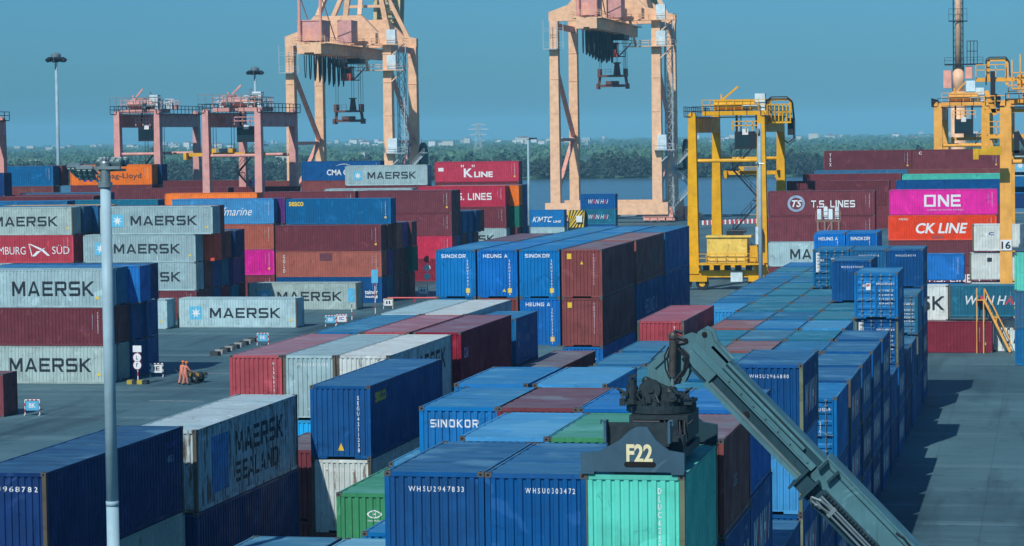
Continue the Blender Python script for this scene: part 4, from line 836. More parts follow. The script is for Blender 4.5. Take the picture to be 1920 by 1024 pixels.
for (px, Y, py, colr, lab) in [(1668, 309, 338, 'maroon', 'maroon container edge directly behind the T.S. LINES box'), (1690, 324, 325, 'maroon', 'maroon container edge second behind the T.S. LINES box, farther right'), (1704, 338, 318, 'slate_blue', 'slate roof edge third behind the T.S. LINES box'), (1877, 308, 336, 'navy', 'navy container edge directly behind the magenta ONE box'), (1880, 322, 325, 'turquoise', 'turquoise container edge second behind the magenta ONE box'), (1882, 338, 316, 'brown', 'brown container edge third behind the magenta ONE box')]:
    p = at(px, py, Y); side(px, Y, p.z, colr, lab, marks=False); side(px, Y, p.z-HC, 'maroon', 'maroon container a tier under the '+' '.join(lab.split(' ')[:9]), marks=False)
for (px, Y, py, colr, lab) in [(1711, 362, 281, 'maroon', 'dusty maroon container topping the back row, left of the gap, at right'), (1877, 362, 279, 'maroon', 'plum maroon container topping the back row, right of the gap, behind the amber leg')]:
    p = at(px, py, Y); t = side(px, Y, p.z, colr, lab); side(px, Y, p.z-HC, 'maroon', 'maroon container a tier under the '+' '.join(lab.split(' ')[:9]), marks=False)
    number_col(t, 'L', .9, 'TEX', HC-.4, .5) if px < 1800 else wtext(t, 'C', .1, .4, .4, zc=.84)
Y = 346
for (px, py, colr, lab) in [(1886, 290, 'pale_grey', 'pale box with a blue star at the right edge, top of the back stack'), (1886, 322, 'blue', 'blue container at the right edge under the pale star box'), (1886, 350, 'deep_navy', 'deep navy container at the right edge, third down from the star box')]:
    p = at(px, py, Y); t = lside(px, Y, p.z, colr, lab, marks=False)
    if colr == 'pale_grey': maersk(t)
Y = 254
t = lside(1823, Y, T[3]+.45, 'white', 'white short container behind the amber crane leg, above a second white one', L=S20, H=STD, frame='aged_post'); wtext(t, 'C', .3, .3, .5, 'blueink', zc=.65)
t = lside(1818, Y, T[2]+.55, 'white', 'white short container beneath the upper white one, dark square on its side', L=S20, H=STD, frame='aged_post'); patch(t, 'sticker', rect(1.9, 1.95, .45, .4), M_INK, 'L', S20, False); lside(1818, Y, T[1]+.6, 'white', 'white bottom container under the two white ones, hidden by the WAN HAI box', L=S20, H=STD, marks=False)
side(1808, Y+.5, T[2]+.45, 'bright_blue', 'bright blue container squeezed between the navy aisle stack and the white boxes', L=S20, H=STD); side(1808, Y+.5, T[1]+.5, 'bright_blue', 'bright blue lower container beside the white boxes, hidden by the WAN HAI box', L=S20, H=STD, marks=False)
Y = 214.4
side(1860, Y, STD, 'dark_red', 'dark red short container on the ground at right, below the WAN HAI box', L=S20, H=STD)
t = lside(1862.5, Y+1.6, STD, 'rusty_white', 'white container with red scrawled writing on the ground behind the yellow ladder', L=S20, H=STD); wtext(t, 'Y 5 Z', .2, 1.3, 1.6, 'ink', bold=.0); wtext(t, 'X\nX\nA', .33, 2.2, .5, 'red', bold=.0)
t = lside(1778, Y+.6, T[1]+2.62, 'teal', 'teal blue container lettered WAN HAI with red letters A, behind the yellow ladder', L=S20, H=STD, frame='rusty_post'); L, H = LH(t); letters(t, 'WAN HAI', 'L', L, L*.56, H*.53, .75, 4.2, 'white', .01, True, fmt=(1, 5), slant=.25)
t = side(1777, Y+.9, STD+HC, 'white', 'white MAERSK container end piece with a dark letter K, left of the WAN HAI box', H=HC, marks=False); block_letters(t, 'MAERSK', 'L', S40, .69*S40, LH(t)[1]*.5, 1.15, 7, 'ink', False)
side(1777, Y+.9, STD, 'maroon', 'maroon container hidden behind the dark red one on the ground at right', H=STD, marks=False)
Y = 203
for z, colr, lab in ((HC, 'steel_blue', 'steel blue bottom container of the stack at the right edge'), (2*HC, 'slate_blue', 'slate blue middle container of the stack at the right edge'), (3*HC, 'turquoise', 'turquoise top container of the stack at the right edge')): lside(1902, Y, z, colr, lab, L=S20, H=HC, marks=False)
# at the quay
Y = 428
p = at(993, 394, Y); t = lside(993, Y, p.z, 'blue', 'blue container with white KMTC LINE lettering near the quay', L=S20, marks=False); block_letters(t, 'KMTC', 'L', S20, .38*S20, .45*HC, .9, 3.2, 'white', False, slant=.3); wtext(t, 'LINE', .80, .38, 1.3, zc=.32, slant=.2)
lside(993, Y, p.z-HC, 'pale_grey', 'pale container under the KMTC LINE one', L=S20, marks=False); lside(993, Y, p.z-2*HC, 'maroon', 'maroon container low under the KMTC LINE one', L=S20, marks=False)
p = at(1089, 364, Y+3); t = lside(1089, Y+3, p.z, 'navy', 'navy WAN HAI container stacked above a teal one near the quay', L=S20, H=STD, marks=False); wanhai(t, 'L', 'white', .75, w=3.4)
t = lside(1089, Y+3, p.z-STD, 'teal', 'teal WAN HAI container under the navy one near the quay', L=S20, H=STD, marks=False); wanhai(t, 'L', 'white', .75, w=3.4); lside(1089, Y+3, p.z-2*STD, 'navy', 'navy container at the foot of the WAN HAI pair near the quay', L=S20, H=STD, marks=False)
# ------------------------------------------------------------------ ship-to-shore cranes on the quay
def V(*a): return Vector(a)
def tbeam(b, a, c, w0, w1, d0=None, d1=None, mi=0):
    """square post that tapers: w along x, d along y"""
    a, c = Vector(a), Vector(c); d0 = d0 or w0; d1 = d1 or w1; i = len(b.v)
    for p, w_, d in ((a, w0, d0), (c, w1, d1)): b.v += [(p.x-w_/2, p.y-d/2, p.z), (p.x+w_/2, p.y-d/2, p.z), (p.x+w_/2, p.y+d/2, p.z), (p.x-w_/2, p.y+d/2, p.z)]
    for f in ((3, 2, 1, 0), (4, 5, 6, 7), (0, 1, 5, 4), (1, 2, 6, 5), (2, 3, 7, 6), (3, 0, 4, 7)): b.f.append(tuple(i+k for k in f)); b.m.append(mi)
def quay_crane(xl, xr, Yf, Yb, TOP, label, house_px, tall):
    root = thing('quay_crane', label, 'crane', ((xl+xr)/2, (Yf+Yb)/2, 0), 0, 'peach quay cranes'); o = root.location
    def q(mb, name, mat, parent=root, smooth=False):
        mb.v = [(x-o.x, y-o.y, z-o.z) for x, y, z in mb.v]; c = mb.build(name, mat, None, smooth); c.parent = parent; return c
    PE, SA, PK = P['peach'](), P['salmon'](), P['pink_salmon']()
    xm = (xl+xr)/2
    for x in (xl, xr):
        for y in (Yf, Yb):
            b = MB(); tbeam(b, (x, y, 4.2), (x, y, TOP-2.1), 2.05, 1.75, 2.2, 2.0)
            for z in (9, 16, 23, 30, 36): b.box(x-1.04, x+1.04, y-1.12, y+1.12, z, z+.14)
            q(b, 'leg', PE)
    for y in (Yf, Yb):
        b = MB(); b.box(xl-2.2, xr+2.2, y-1.1, y+1.1, 1.7, 4.2); q(b, 'sill_beam', PE)
        for x in (xl, xr):
            b = MB()
            for k in (-2.4, -.8, .8, 2.4): b.box(x+k-.65, x+k+.65, y-.5, y+.5, .45, 1.68); b.tube((x+k, y-.35, .42), (x+k, y+.35, .42), .42, n=12, mi=1)
            b.box(x-3.2, x+3.2, y-.62, y+.62, 1.1, 1.66); q(b, 'bogie', [SA, M_DARK])
        b = MB(); g = [(xl-1.0, TOP-2.1), (xr+1.0, TOP-2.1), (xr+1.0, TOP-.3), (xr-2, TOP+.4), (xm+5.2, TOP+4.0), (xm-5.2, TOP+4.0), (xl+3, TOP+1.2), (xl-1.0, TOP-.2)]
        b.prism(g, 'y', y-.9, y+.9); q(b, 'portal_girder', PE)
    for x in (xl, xr):
        b = MB(); b.beam((x, Yf+1.1, 33), (x, Yb-1.1, 18), .8, .8); b.beam((x, Yb-1.1, 18), (x, Yf+1.1, 6), .8, .8); b.beam((x, Yf+1.1, 17.4), (x, Yb-1.1, 17.4), .6, .7); b.beam((x, Yf+1.1, TOP-3), (x, Yb-1.1, TOP-3), .9, 1.2); q(b, 'side_brace', SA)
    gx0, gx1 = at(house_px[0], 40, Yf-24).x, at(house_px[1], 40, Yf-24).x; y0, y1 = Yf-24, Yb+6; zt = TOP-2.4; gz = zt-2.3
    b = MB()
    for a, c in ((gx0, gx0+1.5), (gx1-1.5, gx1)): b.box(a, c, y0, y1, gz, zt)
    b.box(gx0+1.5, gx1-1.5, y0, y0+1.0, gz+.3, zt-.2); b.box(gx0+1.5, gx1-1.5, y1-1, y1, gz+.3, zt-.2); q(b, 'main_girder', [PE])
    b = MB(); b.rail([(gx0-.9, y0, zt), (gx0-.9, y1, zt)]); b.rail([(gx1+.9, y0, zt), (gx1+.9, y1, zt)]); b.rail([(gx0-.9, y0-.4, zt), (gx1+.9, y0-.4, zt)]); b.box(gx0-1, gx0-.1, y0, y1, zt-.25, zt-.1); b.box(gx1+.1, gx1+1, y0, y1, zt-.25, zt-.1); q(b, 'walkway', PE)
    hx0, hx1 = gx0-.3, gx1-.3; hh = 4.4
    b = MB(); b.box(hx0, hx1, y0+1.5, y0+8, zt+.35, zt+hh); b.box(hx0-.15, hx1+.15, y0+1.35, y0+8.2, zt+hh, zt+hh+.2)
    for k in range(3): b.box(hx0-.05, hx0, y0+2+k*1.8, y0+2.1+k*1.8, zt+.4, zt+hh-.1); b.box(hx1, hx1+.05, y0+2+k*1.8, y0+2.1+k*1.8, zt+.4, zt+hh-.1)
    h = q(b, 'machinery_house', PK); b = MB(); b.box((hx0+hx1)/2-.5, (hx0+hx1)/2+.5, y0+1.44, y0+1.5, zt+.5, zt+2.7); b.box((hx0+hx1)/2-.7, (hx0+hx1)/2+.7, y0+1.47, y0+1.5, zt+.42, zt+2.9); q(b, 'door', SA, h)
    b = MB(); b.box(gx1-.4, gx1+2.6, y0+14, y0+19, zt+.35, zt+5); q(b, 'electrical_house', PK)
    b = MB(); b.rail([(hx0-1, y0+.2, zt+.35), (hx1+1, y0+.2, zt+.35)], mi=0); q(b, 'hand_rail', PE)
    # festoon of power cables hanging under the girder
    n = 13
    for k in range(n):
        b = MB(); ya = y0+2+k*1.75; dz = 4.6+1.6*k/n; xx = gx0+.9+(k % 2)*.5
        for xo in (0, 1.1, 2.2):
            pts = [(xx+xo, ya+1.5*t_/8, gz-.2-dz*math.sin(math.pi*t_/8)**.55) for t_ in range(9)]; b.path(pts, .10, n=5)
        q(b, 'festoon_cable', M_CABLE)
    # trolley, cab, ropes, spreader
    ty = Yf+4; tx = (gx0+gx1)/2
    tr = MB(); tr.box(gx0-.6, gx1+1.4, ty-3.4, ty-2.9, gz-1.3, gz-.3); tr.box(gx0-.6, gx1+1.4, ty+2.9, ty+3.4, gz-1.3, gz-.3); tr.box(gx0-.6, gx0-.1, ty-2.9, ty+2.9, gz-1.2, gz-.4); tr.box(gx1+.9, gx1+1.4, ty-2.9, ty+2.9, gz-1.2, gz-.4)
    for k in range(4): tr.beam((gx0, ty-2.8+k*1.8, gz-.8), (gx1+1, ty-2.8+k*1.8, gz-.8), .3); tr.tube((gx0+1, ty-2.5+k*1.6, gz-1.6), (gx0+2.2, ty-2.5+k*1.6, gz-1.6), .45, n=10)
    tr.rail([(gx0-.6, ty-3.6, gz-2.2), (gx1+3, ty-3.6, gz-2.2)], h=1.1); tr.box(gx0-.6, gx1+3, ty-3.8, ty-3.0, gz-2.3, gz-2.2)
    trolley = q(tr, 'trolley', M_DARK)
    b = MB(); b.box(tx-.5, tx+1.9, ty-2.6, ty-.2, gz-5.0, gz-2.0); cab = q(b, 'operator_cab', P['red_cab']())
    b = MB(); b.quad((tx-.3, ty-2.62, gz-3.4), (tx+1.7, ty-2.62, gz-3.4), (tx+1.7, ty-2.62, gz-2.3), (tx-.3, ty-2.62, gz-2.3)); b.quad((tx+1.92, ty-2.4, gz-4.2), (tx+1.92, ty-.4, gz-4.2), (tx+1.92, ty-.4, gz-2.4), (tx+1.92, ty-2.4, gz-2.4)); q(b, 'window', M_GLASS, cab)
    b = MB(); b.beam((tx+1.9, ty-1.4, gz-5.0), (tx+4.6, ty-1.4, gz-2.3), .22); b.beam((tx+1.9, ty-1.4, gz-4.9), (tx+3.4, ty-1.4, gz-4.9), .2); b.rail([(tx+1.9, ty-1.4, gz-4.8), (tx+3.4, ty-1.4, gz-4.8)], h=1.0); q(b, 'cab_ladder', M_DARK)
    sz = TOP-15.0 if tall else TOP-17.6; sx = tx+.5; sw = 3.1
    b = MB()
    for xx in (sx-2.6, sx+.9, sx+2.4, sx+2.9):
        for yy in (ty-.9, ty+.9): b.tube((xx, yy, sz+1.6), (xx, yy, gz-1.0), .045, n=5, caps=False)
    q(b, 'hoist_rope', M_CABLE)
    b = MB(); b.box(sx-2.9, sx+2.9, ty-1.1, ty+1.1, sz+1.2, sz+1.62); b.tube((sx+.9, ty, sz+1.6), (sx+.9, ty, sz+4.0), .8, .5, n=12); b.tube((sx+.9, ty, sz+4.0), (sx+.9, ty, sz+4.25), .85, .85, n=12); b.rail([(sx-2.6, ty-1.0, sz+1.6), (sx-.2, ty-1.0, sz+1.6)], h=1.2, step=1.1)
    for s_ in (-1, 1): b.beam((sx+s_*2.6, ty, sz+2.2), (sx+s_*3.0, ty, sz-.6), .55); b.box(sx+s_*2.75-.3, sx+s_*2.75+.3, ty-1.2, ty+1.2, sz+1.2, sz+2.9)
    sp = q(b, 'spreader', [simple('spreader_brown', (110, 70, 62), .6, vary=.5)])
    b = MB(); b.box(sx-sw, sx+sw, ty-.6, ty+.6, sz-.9, sz-.35); b.box(sx-1.4, sx+1.2, ty-.9, ty+.9, sz-.35, sz+.35); b.box(sx-sw-.25, sx-sw+.25, ty-1.22, ty+1.22, sz-1.3, sz-.2); b.box(sx+sw-.25, sx+sw+.25, ty-1.22, ty+1.22, sz-1.3, sz-.2); q(b, 'spreader_beam', [simple('spreader_brown', (110, 70, 62))], sp)
    # access side: lattice stair tower, cabinets, platforms
    b = MB(); ax, ay = xr+1.3, Yf+2.6
    for dx in (0, 1.5):
        for dy in (0, 1.5): b.beam((ax+dx, ay+dy, 1.0), (ax+dx, ay+dy, TOP-2.5), .16)
    k = 0; z = 1.0
    while z < TOP-4.5:
        b.beam((ax, ay, z), (ax+1.5, ay, z+2.2), .09); b.beam((ax+1.5, ay, z+2.2), (ax+1.5, ay+1.5, z), .09); b.beam((ax, ay, z+2.2), (ax+1.5, ay, z+2.2), .09); b.beam((ax, ay+1.5, z+2.2), (ax+1.5, ay, z), .07); z += 2.2
    q(b, 'lift_tower', M_LAT)
    b = MB(); z = 3.0; s_ = 1
    while z < 15:
        a_, c_ = (ax+1.0, ax+5.0) if s_ > 0 else (ax+5.0, ax+1.0); b.beam((a_, ay+3, z), (c_, ay+3, z+4), .18, .5); b.rail([(a_, ay+2.6, z), (c_, ay+2.6, z+4)], h=1.0, r=.025); b.box(min(c_, c_)-.9, c_+.9, ay+2.2, ay+3.8, z+3.95, z+4.05); z += 4; s_ = -s_
    q(b, 'stair', M_LAT)
    for z in (TOP-2.2, TOP-7.6, 15.2):
        b = MB(); b.box(xr+.3, xr+2.2, Yf-2.2, Yf-.9, z, z+3.0); q(b, 'cabinet', P['cabinet_white']())
        b = MB(); b.box(xr-6.5 if z > 20 else xr-.5, xr+4.0, Yf-2.6, Yf-.95, z-.22, z-.05); b.rail([(xr-6.5 if z > 20 else xr-.5, Yf-2.6, z), (xr+4.0, Yf-2.6, z), (xr+4.0, Yf+2, z)], h=1.1); b.beam((xr+3.6, Yf-1.2, z-.2), (xr+.9, Yf-1.2, z-2.6), .22); q(b, 'platform', PE if z > 20 else M_LAT)
    b = MB(); b.box(gx1+2, xr-1.2, Yf-2.4, Yf-1.2, TOP-7.85, TOP-7.65); b.rail([(gx1+2, Yf-2.4, TOP-7.65), (xr-1.2, Yf-2.4, TOP-7.65)]); b.beam((gx1+3.0, Yf-1.7, TOP-2), (xr-4, Yf-1.7, TOP-7.8), .5); b.box(gx1, xr-1.2, Yf-2.4, Yf-1.2, TOP-2.35, TOP-2.15); b.rail([(gx1, Yf-2.4, TOP-2.15), (xr-1.2, Yf-2.4, TOP-2.15)]); q(b, 'cross_walk', PE)
    b = MB(); b.tube((xr+3.6, Yf+14, 14), (xr+4.3, Yf+14, 14), 3.2, n=24); b.box(xr+1, xr+3.6, Yf+13.2, Yf+14.8, 10.6, 11.2); q(b, 'cable_reel', M_DARK)
    b = MB(); b.box(xl-1.9, xl+1.0, Yf-2.4, Yf-1.1, TOP-8.0, TOP-7.8); b.rail([(xl-1.9, Yf-2.4, TOP-7.8), (xl+2.4, Yf-2.4, TOP-7.8)], h=1.2); b.rail([(xl-1.9, Yf-2.4, TOP-4.8), (xl+2.4, Yf-2.4, TOP-4.8)], h=1.2)
    for k in range(4): b.beam((xl-1.9+k*1.4, Yf-2.4, TOP-8), (xl-1.9+k*1.4, Yf-2.4, TOP-2), .12)
    q(b, 'corner_ladder_cage', M_LAT)
    # mast frame and raised boom
    b = MB()
    for x in (xm-4.6, xm+4.6):
        b.beam((x, Yb, TOP+3.9), (x*.25+xm*.75, Yb-2, TOP+26), 1.1, 1.1); b.beam((x, Yf, TOP+3.9), (x*.25+xm*.75, Yb-3, TOP+25.5), .9, .9); b.beam((xl+1 if x < xm else xr-1, Yb, TOP-.2), (x*.4+xm*.6, Yb-1, TOP+16), .9, .9)
    b.beam((xm-4.0, Yb-.3, TOP+7), (xm+4.0, Yb-.3, TOP+7), .6); b.beam((xm-3.0, Yb-.8, TOP+13), (xm+3.0, Yb-.8, TOP+13), .6); q(b, 'mast_frame', PE)
    b = MB()
    for x in (gx0+.3, gx1-.3): b.tube((x, y0+1.0, zt+.2), (x, y0+1.0, zt+24), .32, n=8); b.path([(x, y0+1.0, zt+10), (x, y0+12, zt+1)], .12)
    for k in range(7): b.beam((gx0+.3, y0+1.0, zt+1.2+k*3.2), (gx1-.3, y0+1.0, zt+2.8+k*3.2), .12) if k > 2 else None
    q(b, 'stay_mast', SA)
    b = MB(); cx = xm+3.4
    for sgn in (-1, 1):
        for e in (0, 3.0): b.beam((cx+sgn*2.6, Yb+5+e, TOP-1), (cx+sgn*2.6, Yb+12+e, TOP+44), .85, .85)
    for k in range(15):
        za = TOP-1+3*k; f0 = Yb+5+7*k/15; f1 = Yb+5+7*(k+1)/15
        b.beam((cx-2.6, f0, za), (cx+2.6, f1, za+3), .35); b.beam((cx+2.6, f0, za), (cx-2.6, f1, za+3), .35); b.beam((cx+2.6, f0, za), (cx+2.6, f1+3, za+3), .3); b.beam((cx-2.6, f0, za), (cx+2.6, f0, za), .4); b.box(cx-1.9, cx+1.9, f0+1.2, f0+1.5, za, za+2.7)
    q(b, 'raised_boom', [paint('pale_khaki', (206, 188, 140), rust=.1, dust=.1)])
    return root
XL2, XR2 = at(1041, 200, 530).x, at(1232, 200, 530).x
quay_crane(XL2, XR2, 530, 552, 44.2, 'right-hand peach quay crane, its pink house cut by the top of the photo', (1080, 1119), True)
XL1, XR1 = at(547, 200, 530).x, at(729, 200, 530).x
quay_crane(XL1, XR1, 530, 552, 40.3, 'left-hand peach quay crane with raised boom and pink house fully in view', (556, 601), False)

# ------------------------------------------------------------------ rubber-tyred gantries
def yard_gantry(xl, xr, Yf, Yb, H, paintname, label, group=None, spreader_z=11.5, taper=(1.0, 1.5), cabc=None, arch=True, pack=True, number=None, trolley_y=.45, sfx=.72, sw=2.9):
    root = thing('yard_gantry_crane', label, 'crane', ((xl+xr)/2, (Yf+Yb)/2, 0), 0, group); o = root.location; C_ = P[paintname]()
    def q(mb, name, mat, parent=root):
        mb.v = [(x-o.x, y-o.y, z-o.z) for x, y, z in mb.v]; c = mb.build(name, mat, None); c.parent = parent; return c
    for x in (xl, xr):
        for y in (Yf, Yb):
            b = MB(); tbeam(b, (x, y, 1.9), (x, y, H-.6), taper[1], taper[0], 1.3, 1.1); b.tube((x, y-.5, H-.6), (x, y+.5, H-.6), taper[0]/2, n=16); q(b, 'leg', C_)
    for y in (Yf, Yb):
        b = MB(); b.box(xl-1.0, xr+1.0, y-.5, y+.5, 1.5, 2.3); b.box(xl-1.6, xl+1.6, y-.62, y+.62, 1.0, 1.7); b.box(xr-1.6, xr+1.6, y-.62, y+.62, 1.0, 1.7); q(b, 'sill_beam', C_)
        for x in (xl-1.0, xl+1.0, xr-1.0, xr+1.0):
            b = MB(); b.tube((x, y-.3, .75), (x, y+.3, .75), .74, n=18); b.tube((x, y-.34, .75), (x, y+.34, .75), .36, n=12, mi=1); q(b, 'wheel', [M_BLACK, C_])
        b = MB(); b.tube((xl+.5, y, H*.72), (xr-.5, y, H*.72), .22, n=10); q(b, 'tie_bar', C_)
    for x in (xl, xr):
        b = MB(); b.box(x-.45, x+.45, Yf+.55, Yb-.55, H-2.6, H-.9); b.box(x-.62, x+.62, Yf+.55, Yb-.55, H-.9, H-.8); q(b, 'girder', C_)
    b = MB(); 
    for x, s_ in ((xl, -1), (xr, 1)): b.box(x+s_*.5-.4, x+s_*.5+.4, Yf-.6, Yb+.6, H-.78, H-.66); b.rail([(x+s_*.9, Yf-.6, H-.66), (x+s_*.9, Yb+.6, H-.66)], h=1.1, r=.04)
    b.rail([(xl, Yf-.6, H-.66), (xr, Yf-.6, H-.66)], h=1.1, r=.04); b.box(xl+.45, xr-.45, Yf-.6, Yf+.3, H-.9, H-.75); q(b, 'walkway', M_DARK)
    ty = Yf+(Yb-Yf)*trolley_y; w_ = xr-xl
    b = MB(); b.box(xl+.2, xr-.2, ty-2.6, ty+2.6, H-.55, H-.05); b.box(xl+w_*.18, xl+w_*.72, ty-1.6, ty+1.4, H+.0, H+1.3); b.tube((xl+w_*.2, ty-2.0, H+.7), (xl+w_*.8, ty-2.0, H+.7), .55, n=12); b.rail([(xl+.2, ty-2.6, H), (xr-.2, ty-2.6, H), (xr-.2, ty+2.6, H)], h=1.3, r=.04, step=.9)
    b.beam((xl+w_*.30, ty-1.8, H+1.2), (xl+w_*.55, ty-1.8, H+2.9), .22); b.beam((xl+w_*.3, ty-1.8, H), (xl+w_*.3, ty-1.8, H+2.0), .2); tr = q(b, 'trolley', C_)
    b = MB(); b.tube((xl+w_*.62, ty-2.2, H+.55), (xl+w_*.85, ty-2.2, H+.55), .4, n=12); b.box(xl+w_*.8, xl+w_*.9, ty-1.7, ty-.8, H, H+.9); q(b, 'motor', M_BAR, tr)
    b = MB(); b.box(xr-1.6, xr-.4, ty-2.2, ty-.9, H, H+2.0); q(b, 'cabinet', P['cabinet_white'](), tr)
    cx = xl+w_*(.66 if cabc is None else cabc)
    b = MB(); b.box(cx-1.3, cx+1.3, ty-2.4, ty+.6, H-4.6, H-2.5); b.rail([(cx-1.5, ty-2.7, H-2.4), (cx+1.7, ty-2.7, H-2.4)], h=1.1, mi=1, r=.06, step=.8); b.beam((cx-1.2, ty-1, H-2.5), (cx-1.2, ty-1, H-.5), .25); b.beam((cx+1.2, ty-1, H-2.5), (cx+1.2, ty-1, H-.5), .25); cab = q(b, 'operator_cab', [M_DARK, C_], tr)
    b = MB(); b.quad((cx-1.1, ty-2.43, H-4.3), (cx+1.1, ty-2.43, H-4.3), (cx+1.1, ty-2.43, H-2.9), (cx-1.1, ty-2.43, H-2.9)); q(b, 'window', M_GLASS, cab)
    b = MB(); b.box(cx-.35, cx+.35, ty-2.50, ty-2.46, H-2.9, H-2.2); q(b, 'number_plate', M_WHITE, cab)
    b = MB(); z = spreader_z; sx = xl+w_*sfx; b.box(sx-sw-.15, sx+sw+.15, ty-.35, ty+.35, z, z+.45); b.box(sx-1.5, sx+1.4, ty-.8, ty+.8, z+.45, z+1.0); b.box(sx-sw-.4, sx-sw, ty-1.2, ty+1.2, z-.4, z+.5); b.box(sx+sw, sx+sw+.4, ty-1.2, ty+1.2, z-.4, z+.5); sp = q(b, 'spreader', C_)
    b = MB()
    for xx in (sx-1.3, sx+1.2):
        for yy in (ty-.6, ty+.6): b.tube((xx, yy, z+1.0), (xx, yy, H-.5), .04, n=5, caps=False)
    q(b, 'hoist_rope', M_CABLE, sp)
    b = MB(); b.box(sx-.9, sx+.8, ty-.83, ty-.8, z+.5, z+.95); q(b, 'label_panel', M_BAR, sp)
    if pack:
        px0, px1 = xl+w_*.22, xl+w_*.80
        b = MB(); b.box(xl+.6, xr+.4, Yf-1.9, Yf+.4, 3.0, 3.2); b.rail([(xl+.6, Yf-1.9, 3.2), (xr+.4, Yf-1.9, 3.2)], h=1.1, r=.035, step=1.0); b.beam((xl+.8, Yf-.7, 2.3), (xl+.8, Yf-.7, 3.0), .3); b.beam((xr-.8, Yf-.7, 2.3), (xr-.8, Yf-.7, 3.0), .3); q(b, 'platform', C_)
        b = MB(); b.box(px0, px1, Yf-1.5, Yf+.3, 3.25, 6.2)
        for xx in (px0, (px0+px1)/2-.12, px1-.24): b.box(xx, xx+.24, Yf-1.56, Yf-1.5, 3.25, 6.0)
        b.box(px0-.1, px1+.5, Yf-1.7, Yf+.4, 6.2, 6.42); pk = q(b, 'power_pack', paint('pack_yellow', (226, 190, 96), rust=.25, dust=.2))
        b = MB(); b.box(px1+.3, px1+1.2, Yf-1.4, Yf, 3.25, 5.2); q(b, 'control_box', C_, pk)
        b = MB(); b.box(xr-.6, xr+.1, Yf-1.7, Yf-.9, 5.4, 7.4); q(b, 'cabinet', P['cabinet_white']()); b = MB(); b.tube((px0+2.4, Yf-.6, 6.9), (px1-.2, Yf-.6, 6.9), .22, n=10); b.box(px0+2.2, px1-.6, Yf-.9, Yf-.2, 6.42, 6.8); q(b, 'exhaust', M_DARK, pk)
        for k in range(5): b = MB(); b.box(xl+1.2+k*1.25, xl+1.9+k*1.25, Yf-.9, Yf-.3, 2.35, 2.9); q(b, 'hydraulic_box', [M_DARK])
        b = MB(); b.box(xl+w_*.55, xl+w_*.72, Yf-.95, Yf-.6, 1.0, 2.2); q(b, 'tank', P['cabinet_white']())
    if paintname == 'pink_salmon':
        rc = random.Random(int(xl)); 
        for k in range(9):
            x_, y_ = rc.uniform(xl+.3, xr-.3), rc.uniform(Yf+.5, Yf+(Yb-Yf)*.6); h_ = rc.uniform(.5, 1.7); w2 = rc.uniform(.3, .9)
            b = MB(); b.box(x_-w2/2, x_+w2/2, y_-.4, y_+.4, H-.04, H+h_); b.rail([(x_-w2, y_-.5, H+h_*.4), (x_+w2, y_-.5, H+h_*.4)], h=1.0, r=.04, step=.5); q(b, 'equipment_box', [C_, M_BAR, P['cabinet_white'](), M_DARK][k % 4])
        b = MB(); b.beam((xl+.6*w_, ty-2, H), (xl+.75*w_, ty-2, H+2.4), .14); b.beam((xl+.9*w_, ty-2, H), (xl+.75*w_, ty-2, H+2.4), .14); b.rail([(xl-.9, Yf-.7, H+.4), (xr+.9, Yf-.7, H+.4)], h=1.2, r=.035, step=.9); b.beam((xl-.9, Yf-.7, H+1.62), (xr+.9, Yf-.7, H+1.62), .16); q(b, 'cable_gantry', M_BAR)
    # zigzag stair on the right-hand legs
    b = MB(); z = 3.2; s_ = 1; yy = Yf+2.0
    while z < H*.72:
        a_, c_ = (xr-.4, xr-3.6) if s_ > 0 else (xr-3.6, xr-.4); b.beam((a_, yy, z), (c_, yy, z+3.6), .6, .14); b.rail([(a_, yy-.4, z), (c_, yy-.4, z+3.6)], h=1.0, r=.03); z += 3.6; s_ = -s_
        b.box(c_-.8, c_+.8, yy-.6, yy+.6, z-.05, z+.05)
    q(b, 'stair', M_DARK)
    if arch:
        ax = xr+1.6; b = MB(); ay = Yf+3; b.box(xr+.45, xr+3.3, ay-1.3, ay+1.3, H-1.6, H-1.4); b.rail([(xr+.5, ay-1.3, H-1.4), (xr+3.2, ay-1.3, H-1.4)], h=2.0, r=.06, step=.42); b.beam((xr+.6, ay, H-1.4), (xr+.6, ay, H+1.2), .3); b.beam((xr+3.1, ay, H-1.4), (xr+3.1, ay, H+1.2), .3); b.beam((xr+.6, ay, H+1.2), (xr+3.1, ay, H+1.2), .3); hs = q(b, 'hose_frame', C_)
        b = MB(); pts = [(xr+.3, ay-.3, H+.2), (xr+.4, ay-.3, H+1.1), (xr+.9, ay-.3, H+1.5), (xr+2.7, ay-.3, H+1.5), (xr+3.3, ay-.3, H+1.0), (xr+3.5, ay-.3, H-1.2), (xr+3.5, ay-.3, H-3.4), (xr+2.8, ay-.3, H-3.9), (xr+2.2, ay-.3, H-3.4)]; b.path(pts, .075); b.path([(p_[0]+.13, p_[1], p_[2]-.2) for p_ in pts], .05)
        b.box(xr+2.8, xr+3.5, ay-.6, ay+.2, H-3.0, H-1.0); q(b, 'hose', M_CABLE, hs)
    return root
yx0, yx1 = at(1300, 400, 300).x, at(1429, 400, 300).x
yard_gantry(yx0, yx1, 300, 322, 21.0, 'crane_yellow', 'bright yellow yard gantry crane standing beyond the teal roofs', spreader_z=13.3, taper=(.85, 1.35))
GP = 'pink yard gantries at left'
ax0, ax1 = at(222, 280, 350).x, at(297, 280, 350).x
yard_gantry(ax0, ax1, 350, 367, 22.9, 'pink_salmon', 'faded pink yard gantry farther left, behind the orange Hapag-Lloyd box', GP, spreader_z=12.2, taper=(.8, 1.15), arch=False, trolley_y=.2)
bx0, bx1 = at(388, 280, 322).x, at(486, 280, 322).x
